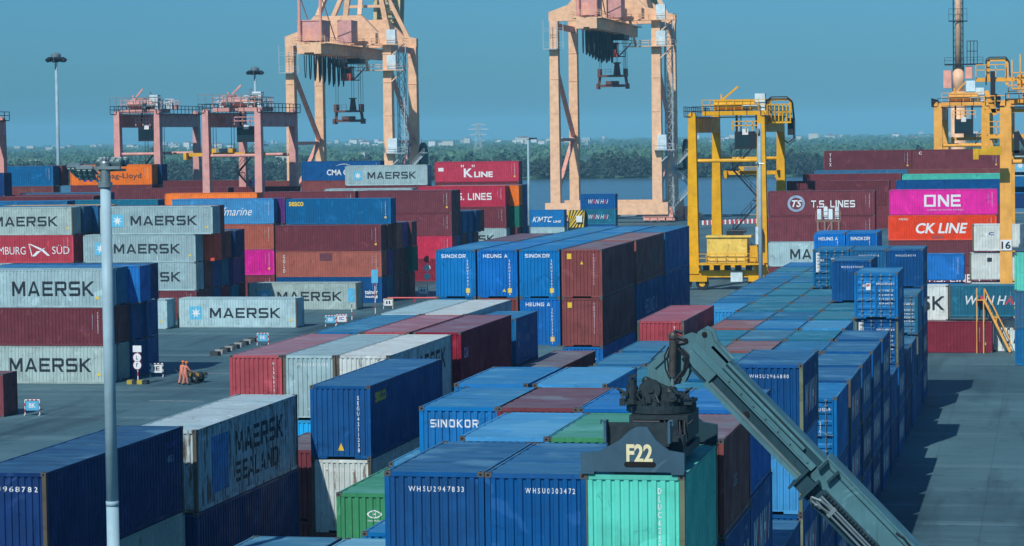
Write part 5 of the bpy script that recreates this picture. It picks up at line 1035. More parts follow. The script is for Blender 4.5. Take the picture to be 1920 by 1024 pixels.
g = yard_gantry(bx0, bx1, 322, 337.5, 22.6, 'pink_salmon', 'faded pink yard gantry carrying a yellow spreader, second from the left edge', GP, spreader_z=16.2, taper=(.8, 1.15), arch=False, trolley_y=.3, sfx=.12, sw=4.9)
for c in g.children:
    if c.name.startswith('spreader'): c.data.materials[0] = P['crane_yellow']()
fx = at(3, 250, 322).x
yard_gantry(fx-9, fx, 300, 322, 22.0, 'pink_salmon', 'pink yard gantry of which only one leg shows at the left edge', GP, spreader_z=12, taper=(.8, 1.15), arch=False)
rx0, rx1 = at(1759, 220, 372).x, at(1848, 220, 372).x
yard_gantry(rx0, rx1, 372, 394, 22.4, 'amber', 'amber yard gantry farther back, standing in front of the pink tower at right', 'amber yard gantries at right', spreader_z=16.8, arch=False, pack=False, taper=(1.1, 1.4), cabc=.5)
bx = at(1886, 300, 247).x
g = yard_gantry(bx, bx+8.4, 247, 269, 21.2, 'amber', 'amber yard gantry with a white plate numbered 16 on its leg, at the right edge', 'amber yard gantries at right', spreader_z=15.3, arch=False, pack=False, taper=(1.05, 1.15), trolley_y=.25)
o = g.location
def ga(mb, name, mat):
    mb.v = [(x-o.x, y-o.y, z-o.z) for x, y, z in mb.v]; c = mb.build(name, mat, None); c.parent = g; return c
z16 = at(1886, 460, 246).z
b = MB(); b.box(bx-.52, bx+.52, 246.28, 246.31, z16-.5, z16+.5); ga(b, 'number_plate', M_WHITE)
vs, fs, ms, asp = text_geo('16', .03); me = bpy.data.meshes.new('lettering'); me.from_pydata([(bx+x*.85-o.x, 246.27-o.y, z16+y*.72-o.z) for x, y in vs], [], fs); me.materials.append(M_INK); link('lettering', me, g)
b = MB(); ya = 245.9
for py, l in ((150, 1830), (208, 1846), (256, 1850)):
    p, p2 = at(l, py, 247), at(1990, py-2, 247); b.beam((p.x, 247, p.z), (p2.x, 247, p.z), .4, .38)
    b.rail([(p.x, 246.6, p.z+.3), (bx, 246.6, p.z+.3)], h=1.1, r=.04, step=.8)
p = at(1849, 170, 247); b.beam((p.x, 247, p.z), (at(1866, 200, 247).x, 247, p.z-2.3), .4); ga(b, 'side_gangway', P['amber']())
b = MB(); p = at(1853, 148, 247); q_ = at(1888, 112, 247)
b.beam((p.x, 247, p.z), (p.x, 247, q_.z), .28); b.beam((q_.x, 247, p.z-.6), (q_.x, 247, q_.z), .28); b.beam((p.x, 247, q_.z), (q_.x, 247, q_.z), .28); ga(b, 'hose_frame', P['amber']())
b = MB(); b.path([(p.x-.2, 246.7, p.z-.6), (p.x-.2, 246.7, q_.z), (p.x+.1, 246.7, q_.z+.25), (q_.x-.1, 246.7, q_.z+.25), (q_.x+.2, 246.7, q_.z-.2), (q_.x+.3, 246.7, p.z+.2)], .06); b.box(p.x+.2, p.x+.65, 246.6, 247, p.z-1.8, p.z+.7); ga(b, 'hose', M_CABLE)
b = MB(); p, p2 = at(1898, 165, 247), at(1990, 160, 247); b.box(p.x, p2.x, 245.5, 248.5, p.z-.15, p.z); b.rail([(p.x, 245.5, p.z), (p2.x, 245.5, p.z)], h=1.4, r=.05, step=.7)
for k in range(7): b.beam((p.x+k*.75, 245.6, p.z), (p.x+k*.75, 245.6, p.z+2.6+(k % 3)*.5), .12)
b.box(p.x+.5, p.x+3.0, 246, 248, p.z+.1, p.z+1.2); ga(b, 'cage_platform', P['amber']())
# hydraulic grab arms, yellow, by the leg numbered 16
for py, l in ((285, 1828), ):
    b = MB(); p, p2 = at(l, py, 244), at(1878, py+1, 244); b.beam((p.x, 244, p.z), (p2.x, 244, p.z), .5, .55); b.box(p.x-.15, p.x+.35, 243.6, 244.4, p.z-.7, p.z+.3); b.box((p.x+p2.x)/2, p2.x, 243.7, 244.3, p.z-.3, p.z+.5); ga(b, 'spreader_arm', P['yellow']())
b = MB(); p = at(1898, 275, 244); b.beam((p.x, 244, p.z-.6), (p.x+3.5, 244, p.z-.6), .5); b.beam((p.x+.4, 244, p.z+1.4), (p.x+.4, 244, p.z-.6), .5); b.beam((p.x+.4, 244, p.z+1.4), (p.x+1.4, 244, p.z-.4), .35); ga(b, 'spreader_yoke', M_DARK)
# round steel tower of a harbour crane behind
TY = 470; tw = thing('harbour_crane', 'slim pink harbour crane tower rising out of the top of the photo at right', 'crane', (at(1797, 150, TY).x, TY, 0)); tz = lambda py: at(1797, py, TY).z
b = MB(); b.tube((0, 0, 0), (0, 0, tz(172)), 1.4, n=20); b.tube((0, 0, tz(172)), (0, 0, tz(125)), 1.1, 1.0, n=20); b.build('column', P['peach'](), tw, True)
b = MB(); b.tube((0, 0, tz(125)), (0, 0, tz(-120)), .6, .55, n=18)
b.build('mast', P['peach'](), tw, True)
for sx in (-.85, .85):
    b = MB(); b.tube((sx, -.3, tz(130)), (sx, -.3, tz(-120)), .11, n=6, mi=1)
    for k in range(34): b.beam((sx, -.3, tz(125)+k*1.1), (sx*.6, -.2, tz(125)+k*1.1+.5), .08, mi=1)
    b.build('ladder', [P['peach'](), M_DARK], tw)
b = MB(); z = tz(120)
b.box(-2.4, 4.4, -1.7, 1.7, z-.2, z); b.rail([(-2.4, -1.7, z), (4.4, -1.7, z)], h=1.1); b.rail([(1.6, -1.6, z), (3.4, -1.6, z)], h=4.0, r=.06, step=.6); b.build('platform', M_DARK, tw); b = MB(); b.rail([(-1.6, -1.5, tz(40)), (1.6, -1.5, tz(40))], h=2.2, step=.8); b.beam((-1.6, -1.5, tz(40)), (1.6, 0, tz(40)), .2); b.build('hand_rail', M_DARK, tw)
b = MB(); b.box(1.4, 3.0, -1.6, 0, tz(172), tz(152)); b.build('cabinet', P['cabinet_white'](), tw)
b = MB(); b.box(-2.6, -1.2, -1.4, 1.2, tz(165), tz(132)); b.build('slewing_drive', P['salmon'](), tw); b = MB(); b.box(1.3, 2.5, -1.3, 1.2, tz(148), tz(125)); b.build('slewing_drive', P['salmon'](), tw)
# ------------------------------------------------------------------ lamp poles and masts
def floodlight(parent, x, y, z, w_, h, cols, rows, tilt, yaw):
    t_ = MB(); t_.box(-w_/2, w_/2, -.06, .06, -h/2, h/2); f = t_.build('floodlight', simple('lamp_housing', (110, 132, 138), .45, .4), parent, loc=(x, y, z)); f.rotation_euler = (tilt, 0, yaw)
    g_ = MB(); cw_, ch_ = w_/cols, h/rows
    for i in range(cols):
        for j in range(rows): g_.box(-w_/2+cw_*i+.03, -w_/2+cw_*(i+1)-.03, -.085, -.061, -h/2+ch_*j+.03, -h/2+ch_*(j+1)-.03)
    g_.build('lens', simple('lamp_lens', (158, 182, 176), .3), f); return f
LY = 58.0; p = at(212, 1000, LY); X = p.x
t = thing('lamp_pole', 'tall galvanised lamp pole with a floodlight head, close to the camera at left', 'lamp pole', (X, LY, 0)); zt = at(200, 302, LY).z
b = MB(); b.tube((0, 0, .05), (0, 0, 9.6), .168, .148, n=24); b.tube((0, 0, 9.6), (0, 0, 9.72), .155, n=24); b.tube((0, 0, 9.72), (0, 0, zt-.6), .145, .125, n=24); b.box(-.35, .35, -.35, .35, 0, .05); b.build('pole', P['galvanised'](), t, True)
b = MB(); b.tube((0, 0, zt-.62), (0, 0, zt-.5), .17, n=20); b.tube((0, 0, zt-.5), (0, 0, zt-.05), .125, n=20); b.ball((0, 0, zt+.05), .06); b.tube((0, 0, zt-.05), (0, 0, zt), .13, .1, n=20); b.beam((-.75, -.1, zt-.16), (.42, -.1, zt-.16), .09, .07); b.beam((-.75, .25, zt-.22), (.42, .25, zt-.22), .07, .06); b.beam((-.45, -.08, zt-.2), (-.08, -.05, zt-.55), .06, .06); b.beam((-.3, 0, zt-.2), (-.02, 0, zt-.5), .05); b.build('bracket', M_BAR, t)
floodlight(t, -.62, -.12, zt-.22, .42, .42, 3, 3, R(52), R(-25)); floodlight(t, -.40, -.22, zt-.27, .40, .40, 3, 3, R(48), R(8))
for (x_, y_) in ((-.12, .2), (.22, .16), (.26, .42)): floodlight(t, x_, y_, zt-.03, .30, .26, 2, 2, R(-66), R(0))
def highmast(px, py, Y, label, k=1.0):
    p = at(px, py, Y); t = thing('high_mast_light', label, 'lamp mast', (p.x, Y, 0), 0, 'tall lamp masts'); z = p.z
    b = MB(); b.tube((0, 0, 0), (0, 0, z), .42*k, .26*k, n=14); b.build('mast', P['galvanised'](), t, True)
    b = MB(); b.ball((0, 0, z+.35*k), 1.0*k, n=14, sz=.45); b.tube((0, 0, z-.15*k), (0, 0, z+.35*k), .95*k, .95*k, n=14); b.tube((0, 0, z-.9*k), (0, 0, z-.2*k), .5*k, .9*k, n=12); b.build('cap', M_BAR, t)
    for a in range(6):
        an = a*math.pi/3; l = MB(); l.box(-.55*k, .55*k, -.4*k, .4*k, -.35*k, .25*k); f = l.build('floodlight', M_DARK, t, loc=(1.55*k*math.cos(an), 1.55*k*math.sin(an), z-.45*k)); f.rotation_euler = (R(35), 0, an+R(90))
        l = MB(); l.beam((.5*k*math.cos(an), .5*k*math.sin(an), z-.2*k), (1.3*k*math.cos(an), 1.3*k*math.sin(an), z-.3*k), .14*k); l.build('arm', M_DARK, t)
highmast(105, 107, 410, 'tall pale lamp mast standing alone against the sky at left', .9); highmast(478, 132, 470, 'tall lamp mast whose head shows above the pink gantries', .85)
p = at(990, 262, 400); t = thing('street_lamp', 'slim white street lamp beside the K LINE stack, small lamp on a short arm', 'street lamp', (p.x, 400, 0))
b = MB(); b.tube((0, 0, 0), (0, 0, p.z), .22, .14, n=10); b.build('pole', P['galvanised'](), t, True); b = MB(); b.beam((-.2, 0, p.z), (1.1, 0, p.z+.2), .12); b.box(.2, 1.4, -.25, .25, p.z+.1, p.z+.3); b.build('lamp_head', M_DARK, t)
p = at(1424, 232, 272); t = thing('yard_pole', 'light grey pole standing just in front of the yellow gantry crane', 'pole', (p.x, 272, 0))
b = MB(); b.tube((0, 0, 0), (0, 0, p.z), .24, .19, n=14); b.build('pole', P['galvanised'](), t, True); b = MB(); b.box(-.35, .0, -.5, -.2, p.z-1.0, p.z-.5); b.ball((-.3, -.3, p.z-4.2), .2); b.tube((-.5, -.2, p.z-4.2), (.5, -.2, p.z-4.2), .06, n=8); b.build('camera_bracket', M_BAR, t)
# ------------------------------------------------------------------ signs, barriers, kerb blocks on the yard
def barrier(px, py, label, panel, stripe=M_RED, w_=1.35, txt=None, tink='white'):
    p = on(px, py); t = thing('barrier', label, 'barrier', (p.x, p.y, 0), R(8), 'folding barriers on the yard'); h = 1.3; t.scale = (.74, .74, .80)
    b = MB(); n = 7
    for s_ in (-1, 1):
        for k in range(5): b.tube((s_*w_/2, 0, h*k/5), (s_*w_/2, 0, h*(k+1)/5), .05, n=8, mi=k % 2)
        b.beam((s_*w_/2, -.35, .04), (s_*w_/2, .35, .04), .08, .06)
    for k in range(n): b.tube((-w_/2+w_*k/n, 0, h), (-w_/2+w_*(k+1)/n, 0, h), .05, n=8, mi=k % 2)
    b.build('frame', [M_WHITE, stripe], t)
    b = MB(); b.box(-w_/2+.09, w_/2-.09, -.02, .02, .42, 1.2); pn = b.build('panel', panel, t)
    vs, fs, ms, asp = text_geo(txt or 'BK', .02); me = bpy.data.meshes.new('lettering'); me.from_pydata([(x*.62, -.03, .84+y*.4) for x, y in vs], [], fs); me.materials.append(INK[tink]); link('lettering', me, pn)
barrier(61, 779, 'blue panelled barrier nearest the camera at the left edge', M_SIGNBLUE); barrier(294, 707, 'white barrier with dark stripes beside the two workers', M_WHITE, M_INK, txt='IE', tink='ink')
barrier(620, 612, 'left one of two barriers side by side in front of the MAERSK boxes', M_SIGNBLUE, txt='BE'); barrier(641, 610, 'right one of two barriers side by side in front of the MAERSK boxes', M_WHITE, txt='IC', tink='blueink')
barrier(493, 647, 'red and white barrier just behind the kerb blocks and the pinkish red roof', M_SIGNBLUE, txt='IIE'); barrier(793, 556, 'dark striped barrier left of the SINOKOR row', M_WHITE, M_INK, txt='II', tink='ink'); barrier(728, 579, 'yellow and black barrier by the signal post', M_WHITE, M_YEL, txt='II', tink='ink')
p = on(259, 720); t = thing('road_sign', 'white road sign post with two discs on a yellow black base by the left stack', 'sign', (p.x, p.y, 0)); t.scale = (.8, .8, .82)
b = MB(); 
for k in range(8): b.tube((0, 0, .35+k*.4), (0, 0, .75+k*.4), .06, n=8, mi=k % 2)
b.build('post', [M_WHITE, M_RED], t); b = MB(); b.box(-.42, .42, -.10, -.07, 2.95, 3.55); b.build('sign_plate', M_WHITE, t)
for z in (2.45, 1.75):
    b = MB(); b.tube((0, -.12, z), (0, -.08, z), .42, n=20); d = b.build('sign_disc', M_RED, t); b = MB(); b.tube((0, -.135, z), (0, -.121, z), .385, n=20); b.build('sign_face', M_WHITE, d); vs, fs, ms, asp = text_geo('L' if z > 2 else 'r', .02); me = bpy.data.meshes.new('lettering'); me.from_pydata([(x*.2, -.14, z+y*.36) for x, y in vs], [], fs); me.materials.append(M_INK); link('lettering', me, d)
b = MB()
for k in range(4): b.box(-1.0+k*.5, -.5+k*.5, -.35, .35, 0, .36, mi=k % 2)
b.build('base', [paint('kerb_yellow', (190, 170, 60), rust=.2), M_INK], t)
def signpost(px, py, h, label, disc):
    p = on(px, py); t = thing('sign_post', label, 'sign', (p.x, p.y, 0)); b = MB()
    for k in range(8): b.tube((0, 0, h*k/8), (0, 0, h*(k+1)/8), .05, n=8, mi=k % 2)
    b.build('post', [M_WHITE, M_RED], t)
    if disc:
        for k, m_ in enumerate((M_RED, M_WHITE, M_WHITE)): b = MB(); b.tube((0, -.1, h-.45-k*1.0), (0, -.06, h-.45-k*1.0), .40, n=18); b.build('sign_disc', m_, t)
    else: b = MB(); b.box(-.35, .35, -.1, -.06, h-1.4, h); b.build('sign_plate', M_SIGNBLUE, t)
signpost(660, 600, 3.2, 'blue plated sign post at the corner of the rear MAERSK box', False); signpost(704, 588, 4.6, 'tall red and white post right of the rear MAERSK box', False); signpost(802, 553, 4.6, 'signal post with red and white discs before the dark red container', True)
p0, p1 = on(404, 667), on(474, 641)
for k in range(9):
    p = p0.lerp(p1, k/8); t = thing('kerb_block', 'concrete kerb block in the row of blocks left of the pinkish red roof', 'kerb block', (p.x, p.y, 0), R(70), 'row of concrete kerb blocks'); t.scale = (.6, .75, .6)
    b = MB(); b.prism([(-.42, 0), (.42, 0), (.34, .62), (-.34, .62)], 'y', -.55, .55); b.build('block', M_CONC if k % 2 else simple('kerb_dark', (52, 56, 58), .8), t)
def sleeper(x, y, lab): t = MB(); t.box(-.5, .5, -.2, .2, 0, .22); o_ = t.build('timber_block', M_CONC); o_.location = (x, y, 0); tag(o_, lab, 'block')
p = on(745, 0+572); 
# yellow access ladder at right
p = on(1855, 652); t = thing('access_ladder', 'yellow steel access steps with hand rails in front of the WAN HAI box', 'steps', (p.x+.35, p.y-5.0, 0)); t.scale = (.85, 1, .95)
b = MB(); top = 4.6; x0, x1 = -.75, 1.7
for dy in (-.4, .4): b.beam((x0, dy, top), (x1, dy, .1), .12, .2)
for k in range(15): f = k/15; b.box(x0+(x1-x0)*f-.12, x0+(x1-x0)*f+.14, -.38, .38, top-(top-.1)*f-.02, top-(top-.1)*f+.02)
b.build('flight', P['amber'](), t); b = MB()
for dy in (-.42, .42): b.beam((x0, dy, top+1), (x1, dy, 1.1), .07); b.beam((x0, dy, top), (x0, dy, top+1), .07); b.beam((x1, dy, .1), (x1, dy, 1.1), .07); b.beam((.4, dy, 2.6), (.4, dy, 3.5), .06)
b.build('hand_rail', P['amber'](), t); b = MB()
for dy in (-.42, .42): b.beam((x0-.05, dy, 0), (x0-.05, dy, top), .1); b.beam((x0-.7, dy, 0), (x0-.7, dy, top+1), .08)
b.box(x0-.75, x0, -.42, .42, top-.05, top); b.build('support', P['amber'](), t)
# hazard striped box between the KMTC and WAN HAI containers
p = at(1065, 395, 430); q_ = at(1097, 421, 430); t = thing('equipment_box', 'equipment box with black and yellow hazard stripes beside the KMTC LINE container', 'box', (p.x, 430, 0)); wd = q_.x-p.x
b = MB(); b.box(0, wd, 0, 2.2, 0, p.z); b.build('housing', M_DARK, t)
b = MB(); zlo = q_.z-.5; n = 7; hh = p.z-zlo
for k in range(-6, 9):
    a = k*wd/5; pts = [(a, zlo), (a+wd/10, zlo), (a+wd/10+hh*.8, p.z), (a+hh*.8, p.z)]
    c = [(min(max(x_, 0.02), wd-.02), z_) for x_, z_ in pts]
    if abs(c[1][0]-c[0][0])+abs(c[2][0]-c[3][0]) > .05: b.quad(*[(x_, -.01, z_) for x_, z_ in c])
b.build('stripes', M_YEL, t); b = MB(); b.box(wd*.5, wd*.85, -.4, 0, zlo+.9, zlo+2.0); b.build('lamp_box', M_WHITE, t)
# electrical sockets on a steel rack in front of the T.S. LINES box
Y = 262; p = at(1552, 405, Y); t = thing('plug_rack', 'steel rack carrying four pale socket boxes in front of the T.S. LINES container', 'rack', (p.x, Y, 0))
b = MB(); z0 = at(1552, 415, Y).z; 
for x_ in (-1.0, -.3, .4, 1.1):
    for y_ in (0, 1.2): b.beam((x_, y_, 0), (x_, y_, z0), .16)
for z in (z0, z0-1.3, z0-2.6): b.beam((-1.2, 0, z), (1.3, 0, z), .14); b.beam((-1.2, 1.2, z), (1.3, 1.2, z), .14)
b.beam((-1, 0, z0-2.6), (.4, 0, z0), .1); b.box(-1.2, 1.3, -.1, 1.3, z0, z0+.08); b.build('rack', simple('rack_brown', (150, 120, 104), .7), t)
for k, x_ in enumerate((-.85, -.25, .3, .9)): b = MB(); b.box(x_-.2, x_+.2, -.2+(k % 2)*.7, .1+(k % 2)*.7, z0+.2, z0+1.25+(k % 2)*.2); b.build('socket_box', P['cabinet_white'](), t)
b = MB(); b.rail([(-1.2, -.1, z0+.08), (1.3, -.1, z0+.08)], h=.9, step=.6); b.build('hand_rail', simple('rack_brown', (150, 120, 104)), t)
# floating boom on the water and hoardings by the quay
for k in range(30):
    p = on(1318+k*4.2, 421-k*.14, .1); 
    if k == 0: t = thing('quay_fence', 'low line of red and white posts along the quay seen between the yellow crane legs', 'fence', (p.x, p.y, 0)); fo = t.location.copy(); b = MB()
    b.box(p.x-fo.x-.18, p.x-fo.x+.18, p.y-fo.y-.15, p.y-fo.y+.15, 0, .9, mi=k % 2)
b.build('post', [M_WHITE, M_RED], t)
# orange machinery stored on the quay by the peach crane leg
p = on(1245, 413); t = thing('spare_spreader', 'salmon coloured steel frames lying on the quay beside the right peach crane', 'machinery', (p.x, p.y, 0)); rr = random.Random(4)
b = MB()
for k in range(16): x_ = -4+k*.75+rr.uniform(-.4, .4); b.box(x_, x_+rr.uniform(.4, 1.2), rr.uniform(-2, 0), rr.uniform(.4, 2), 0, rr.uniform(.8, 3.2)); b.beam((x_, -1.5, .6), (x_+1.6, -1.5, rr.uniform(1, 3)), .25)
b.build('frame', P['salmon'](), t)
# red and white pipe along the yard behind the white MAERSK box
p = on(745, 567); t = thing('guard_rail', 'low red guard rail by the navy container beyond the stained MAERSK box', 'rail', (p.x, p.y, 0)); b = MB(); b.tube((-3, 0, .5), (4.5, 0, .5), .09, n=8)
for x_ in (-3, -.5, 2, 4.5): b.tube((x_, 0, 0), (x_, 0, .5), .06, n=6)
b.build('rail', M_RED, t)

# ------------------------------------------------------------------ two workers with a hand cart
M_SUIT = simple('coverall_orange', (232, 132, 96), .8, vary=.2, scale=8); M_HELM = simple('helmet_orange', (236, 120, 30), .4); M_SKIN = simple('skin', (168, 116, 88), .6, vary=.1); M_BOOT = simple('boot', (30, 30, 34), .7)
def person(x, y, rz, label, lean, stride, reach):
    root = thing('person', label, 'person', (x, y, 0), rz, 'workers with the hand cart')
    J = {'pel': (0, 0, .92), 'wst': (0, lean*.3, 1.10), 'chs': (0, lean*.8, 1.32), 'nek': (0, lean*1.0, 1.47), 'hd0': (0, lean*1.15, 1.55), 'hd': (0, lean*1.2+.01, 1.64), 'hd1': (0, lean*1.25, 1.72)}
    for s_, n_ in ((-1, 'l'), (1, 'r')):
        st = stride*s_
        J.update({n_+'hp': (s_*.10, 0, .88), n_+'kn': (s_*.11, st*.5+.04, .50), n_+'an': (s_*.11, st, .10), n_+'to': (s_*.12, st+.17, .05), n_+'sh': (s_*.20, lean*.9, 1.40), n_+'el': (s_*.26, lean*.9+reach*.35+s_*.06, 1.14), n_+'wr': (s_*.22, lean*.9+reach+s_*.08, 1.0), n_+'pm': (s_*.21, lean*.9+reach+.07+s_*.08, .96)})
    E = [('pel', 'wst'), ('wst', 'chs'), ('chs', 'nek'), ('nek', 'hd0'), ('hd0', 'hd'), ('hd', 'hd1')]
    for n_ in 'lr': E += [('pel', n_+'hp'), (n_+'hp', n_+'kn'), (n_+'kn', n_+'an'), (n_+'an', n_+'to'), ('chs', n_+'sh'), (n_+'sh', n_+'el'), (n_+'el', n_+'wr'), (n_+'wr', n_+'pm')]
    Rd = {'pel': .185, 'wst': .175, 'chs': .205, 'nek': .062, 'hd0': .075, 'hd': .098, 'hd1': .085}
    for n_ in 'lr':
        Rd.update({n_+'hp': .125, n_+'kn': .092, n_+'an': .07, n_+'to': .045, n_+'sh': .088, n_+'el': .068, n_+'wr': .044, n_+'pm': .034})
        for k in range(4):
            a = 'f%s%d' % (n_, k); b_ = J[n_+'pm']; s_ = -1 if n_ == 'l' else 1
            J[a] = (b_[0]+(k-1.5)*.020, b_[1]+.045, b_[2]-.035); J[a+'t'] = (J[a][0], J[a][1]+.02-.004*k, J[a][2]-.045); E += [(n_+'pm', a), (a, a+'t')]; Rd[a] = .010; Rd[a+'t'] = .008
        a = 'th'+n_; b_ = J[n_+'pm']; J[a] = (b_[0]-s_*.045, b_[1]+.02, b_[2]-.02); E.append((n_+'pm', a)); Rd[a] = .010
    ks = list(J); me = bpy.data.meshes.new('body'); me.from_pydata([J[k] for k in ks], [(ks.index(a), ks.index(c)) for a, c in E], []); body = link('body', me, root)
    md = body.modifiers.new('skin', 'SKIN'); md.use_smooth_shade = True
    for i, k in enumerate(ks): me.skin_vertices[0].data[i].radius = (Rd[k], Rd[k]*(.72 if k in ('chs', 'wst', 'pel') else 1)); me.skin_vertices[0].data[i].use_root = (k == 'pel')
    body.modifiers.new('sub', 'SUBSURF').levels = 1; body.modifiers['sub'].render_levels = 2
    mt, t, bs = newmat('person_body'); tc = N(t, 'ShaderNodeTexCoord'); sx = N(t, 'ShaderNodeSeparateXYZ'); t.links.new(tc.outputs['Object'], sx.inputs[0])
    c1 = mixrgb(t, lin((30, 30, 34)), lin((204, 128, 104)), ramp(t, sx.outputs[2], .13, .14)); c2 = mixrgb(t, c1, lin((168, 116, 88)), ramp(t, sx.outputs[2], 1.475, 1.485))
    t.links.new(c2, bs.inputs['Base Color']); bs.inputs['Roughness'].default_value = .75; me.materials.append(mt)
    hz = J['hd']; b = MB()
    b.ball((hz[0], hz[1], hz[2]+.065), .125, n=14, sz=.85); b.tube((hz[0], hz[1]+.02, hz[2]+.055), (hz[0], hz[1]+.02, hz[2]+.07), .155, n=16); b.build('helmet', M_HELM, root, True)
    b = MB(); b.tube((hz[0], hz[1]+.085, hz[2]-.005), (hz[0], hz[1]+.125, hz[2]-.02), .022, .012, n=6); b.ball((hz[0]-.035, hz[1]+.085, hz[2]+.015), .013, n=6); b.ball((hz[0]+.035, hz[1]+.085, hz[2]+.015), .013, n=6); b.box(hz[0]-.03, hz[0]+.03, hz[1]+.083, hz[1]+.093, hz[2]-.055, hz[2]-.045)
    for s_ in (-1, 1): b.ball((hz[0]+s_*.098, hz[1], hz[2]), .028, n=6, sz=1.3)
    b.build('face', M_SKIN, root, True); return root
p = on(341, 721); person(p.x, p.y, R(-35), 'worker in orange coveralls and helmet, left of the pair by the hand cart', .12, .20, .10)
p = on(349, 722); person(p.x, p.y-.2, R(-50), 'worker in orange coveralls and helmet, holding the hand cart', .10, .16, .34)
p = on(366, 717); t = thing('hand_cart', 'small two-wheeled hand cart with yellow and black panels beside the workers', 'cart', (p.x, p.y, 0), R(-10))
b = MB(); n = 6
for k in range(n): b.box(-.85+k*1.7/n, -.85+(k+1)*1.7/n, -.42, -.38, .5, .75, mi=k % 2); b.box(-.85+k*1.7/n, -.85+(k+1)*1.7/n, .38, .42, .5, .75, mi=k % 2)
b.box(-.85, .85, -.378, .378, .36, .42, mi=1); b.build('tray', [simple('cart_ochre', (150, 124, 50), .7, vary=.4), M_INK], t)
for s_ in (-1, 1): b = MB(); b.tube((.2, s_*.46, .33), (.2, s_*.54, .33), .33, n=18); b.tube((.2, s_*.455, .33), (.2, s_*.545, .33), .12, n=10, mi=1); b.build('wheel', [M_BLACK, M_BAR], t)
b = MB(); b.path([(-.85, -.36, .5), (-1.5, -.34, .95), (-1.5, .34, .95), (-.85, .36, .5)], .025); b.tube((-.7, -.3, 0), (-.7, -.3, .38), .025); b.tube((-.7, .3, 0), (-.7, .3, .38), .025); b.build('handle', M_DARK, t)
b = MB(); b.box(-.6, .1, -.3, .3, .42, .72); b.ball((.5, 0, .6), .24); b.build('load', M_DARK, t)
# ------------------------------------------------------------------ reach stacker: boom, lifting head and F22 frame over the turquoise box
RY = rowy(0)+S20/2
rs = thing('reach_stacker', 'teal grey reach stacker whose boom and F22 lifting frame grip the turquoise container', 'vehicle', (4.0, RY, 0)); ro = rs.location.copy()
BT, BD, PG = P['boom_teal'](), P['boom_dark'](), P['plate_grey']()
def rb(mb, name, mat, parent=rs, smooth=False):
    mb.v = [(x-ro.x, y-ro.y, z-ro.z) for x, y, z in mb.v]; c = mb.build(name, mat, None, smooth); c.parent = parent; return c
def pz(px, py): p = at(px, py, RY); return (p.x, p.z)
A = Vector((at(1318, 668, RY).x, 0, at(1318, 668, RY).z)); Bq = Vector((at(1526, 882, RY).x, 0, at(1526, 882, RY).z))   # centre line of the inner boom
D = (Bq-A).normalized(); Nn = Vector((D.z, 0, -D.x)); Nn = Nn if Nn.z > 0 else -Nn
def bp_(s, n, y): q_ = A+D*s+Nn*n; return (q_.x, RY+y, q_.z)
LI = (Bq-A).length
def bar(b, s0, s1, n0, n1, y0, y1, mi=0):
    i = len(b.v)
    b.v += [bp_(s, n, y) for y in (y0, y1) for n in (n0, n1) for s in (s0, s1)]
    for f in ((0, 2, 3, 1), (4, 5, 7, 6), (0, 1, 5, 4), (2, 6, 7, 3), (0, 4, 6, 2), (1, 3, 7, 5)): b.f.append(tuple(i+k for k in f)); b.m.append(mi)
hw = .36; h2 = .42
b = MB()
bar(b, .0, LI+.6, -h2+.02, h2-.02, -hw+.06, hw-.06, 1)                    # box core
bar(b, .0, LI+.6, h2-.07, h2, -hw-.02, hw+.02)                           # top flange
bar(b, .0, LI+.6, h2-.30, h2-.08, -hw, hw, 1)
bar(b, -.35, LI-.05, .0, .18, -hw-.05, -hw+.08)                          # raised rib on the near web
bar(b, .55, LI-.25, .055, .12, -hw-.075, -hw-.048)
bar(b, .5, LI+.6, -h2, -h2+.13, -hw-.03, hw+.03)                         # lower flange
bar(b, .6, LI+.6, -h2+.13, -h2+.20, -hw-.06, -hw+.05, 2)
inner = rb(b, 'inner_boom', [BT, BD, simple('bright_steel', (120, 140, 140), .35, .5)])
b = MB()
for k in range(6): c = Vector(bp_(.9+k*.42, .09, -hw-.08)); b.tube(c, c+Vector((0, .03, 0)), .022, n=8)
c = Vector(bp_(1.75, -.18, -hw-.0)); b.tube(c-Vector((0, -.03, 0)), c+Vector((0, .08, 0)), .075, n=16); rb(b, 'bolts', M_HOLE, inner)
# slotted guide with a bright rod in the upper web
b = MB(); bar(b, .5, LI*.86, .19, .32, -hw-.012, -hw+.06); rb(b, 'guide_slot', M_HOLE, inner); b = MB(); a_, c_ = bp_(.55, .25, -hw-.05), bp_(LI*.86, .25, -hw-.05); b.tube(a_, c_, .055, n=10); rb(b, 'guide_rod', BT, inner)
# head plates with pin lugs at the tip
for y in (hw-.06, -hw-.02):
    b = MB()
    pl = [bp_(.55, .48, y), bp_(-.02, .50, y), bp_(-.28, .62, y), bp_(-.46, .56, y), bp_(-.50, .38, y), bp_(-.42, .28, y), bp_(-.62, .16, y), bp_(-.70, -.02, y), bp_(-.60, -.16, y), bp_(-.35, -.20, y), bp_(.0, -.30, y), bp_(.55, -.30, y)]
    b.prism([(q_[0], q_[2]) for q_ in pl], 'y', RY+y, RY+y+.08)
    hd = rb(b, 'boom_head', BT)
b = MB()
for s_, n_ in ((-.34, .46), (-.55, .02)): c = Vector(bp_(s_, n_, -hw-.05)); b.tube(c, c+Vector((0, 2*hw+.12, 0)), .065, n=14)
rb(b, 'pin', M_HOLE, hd)
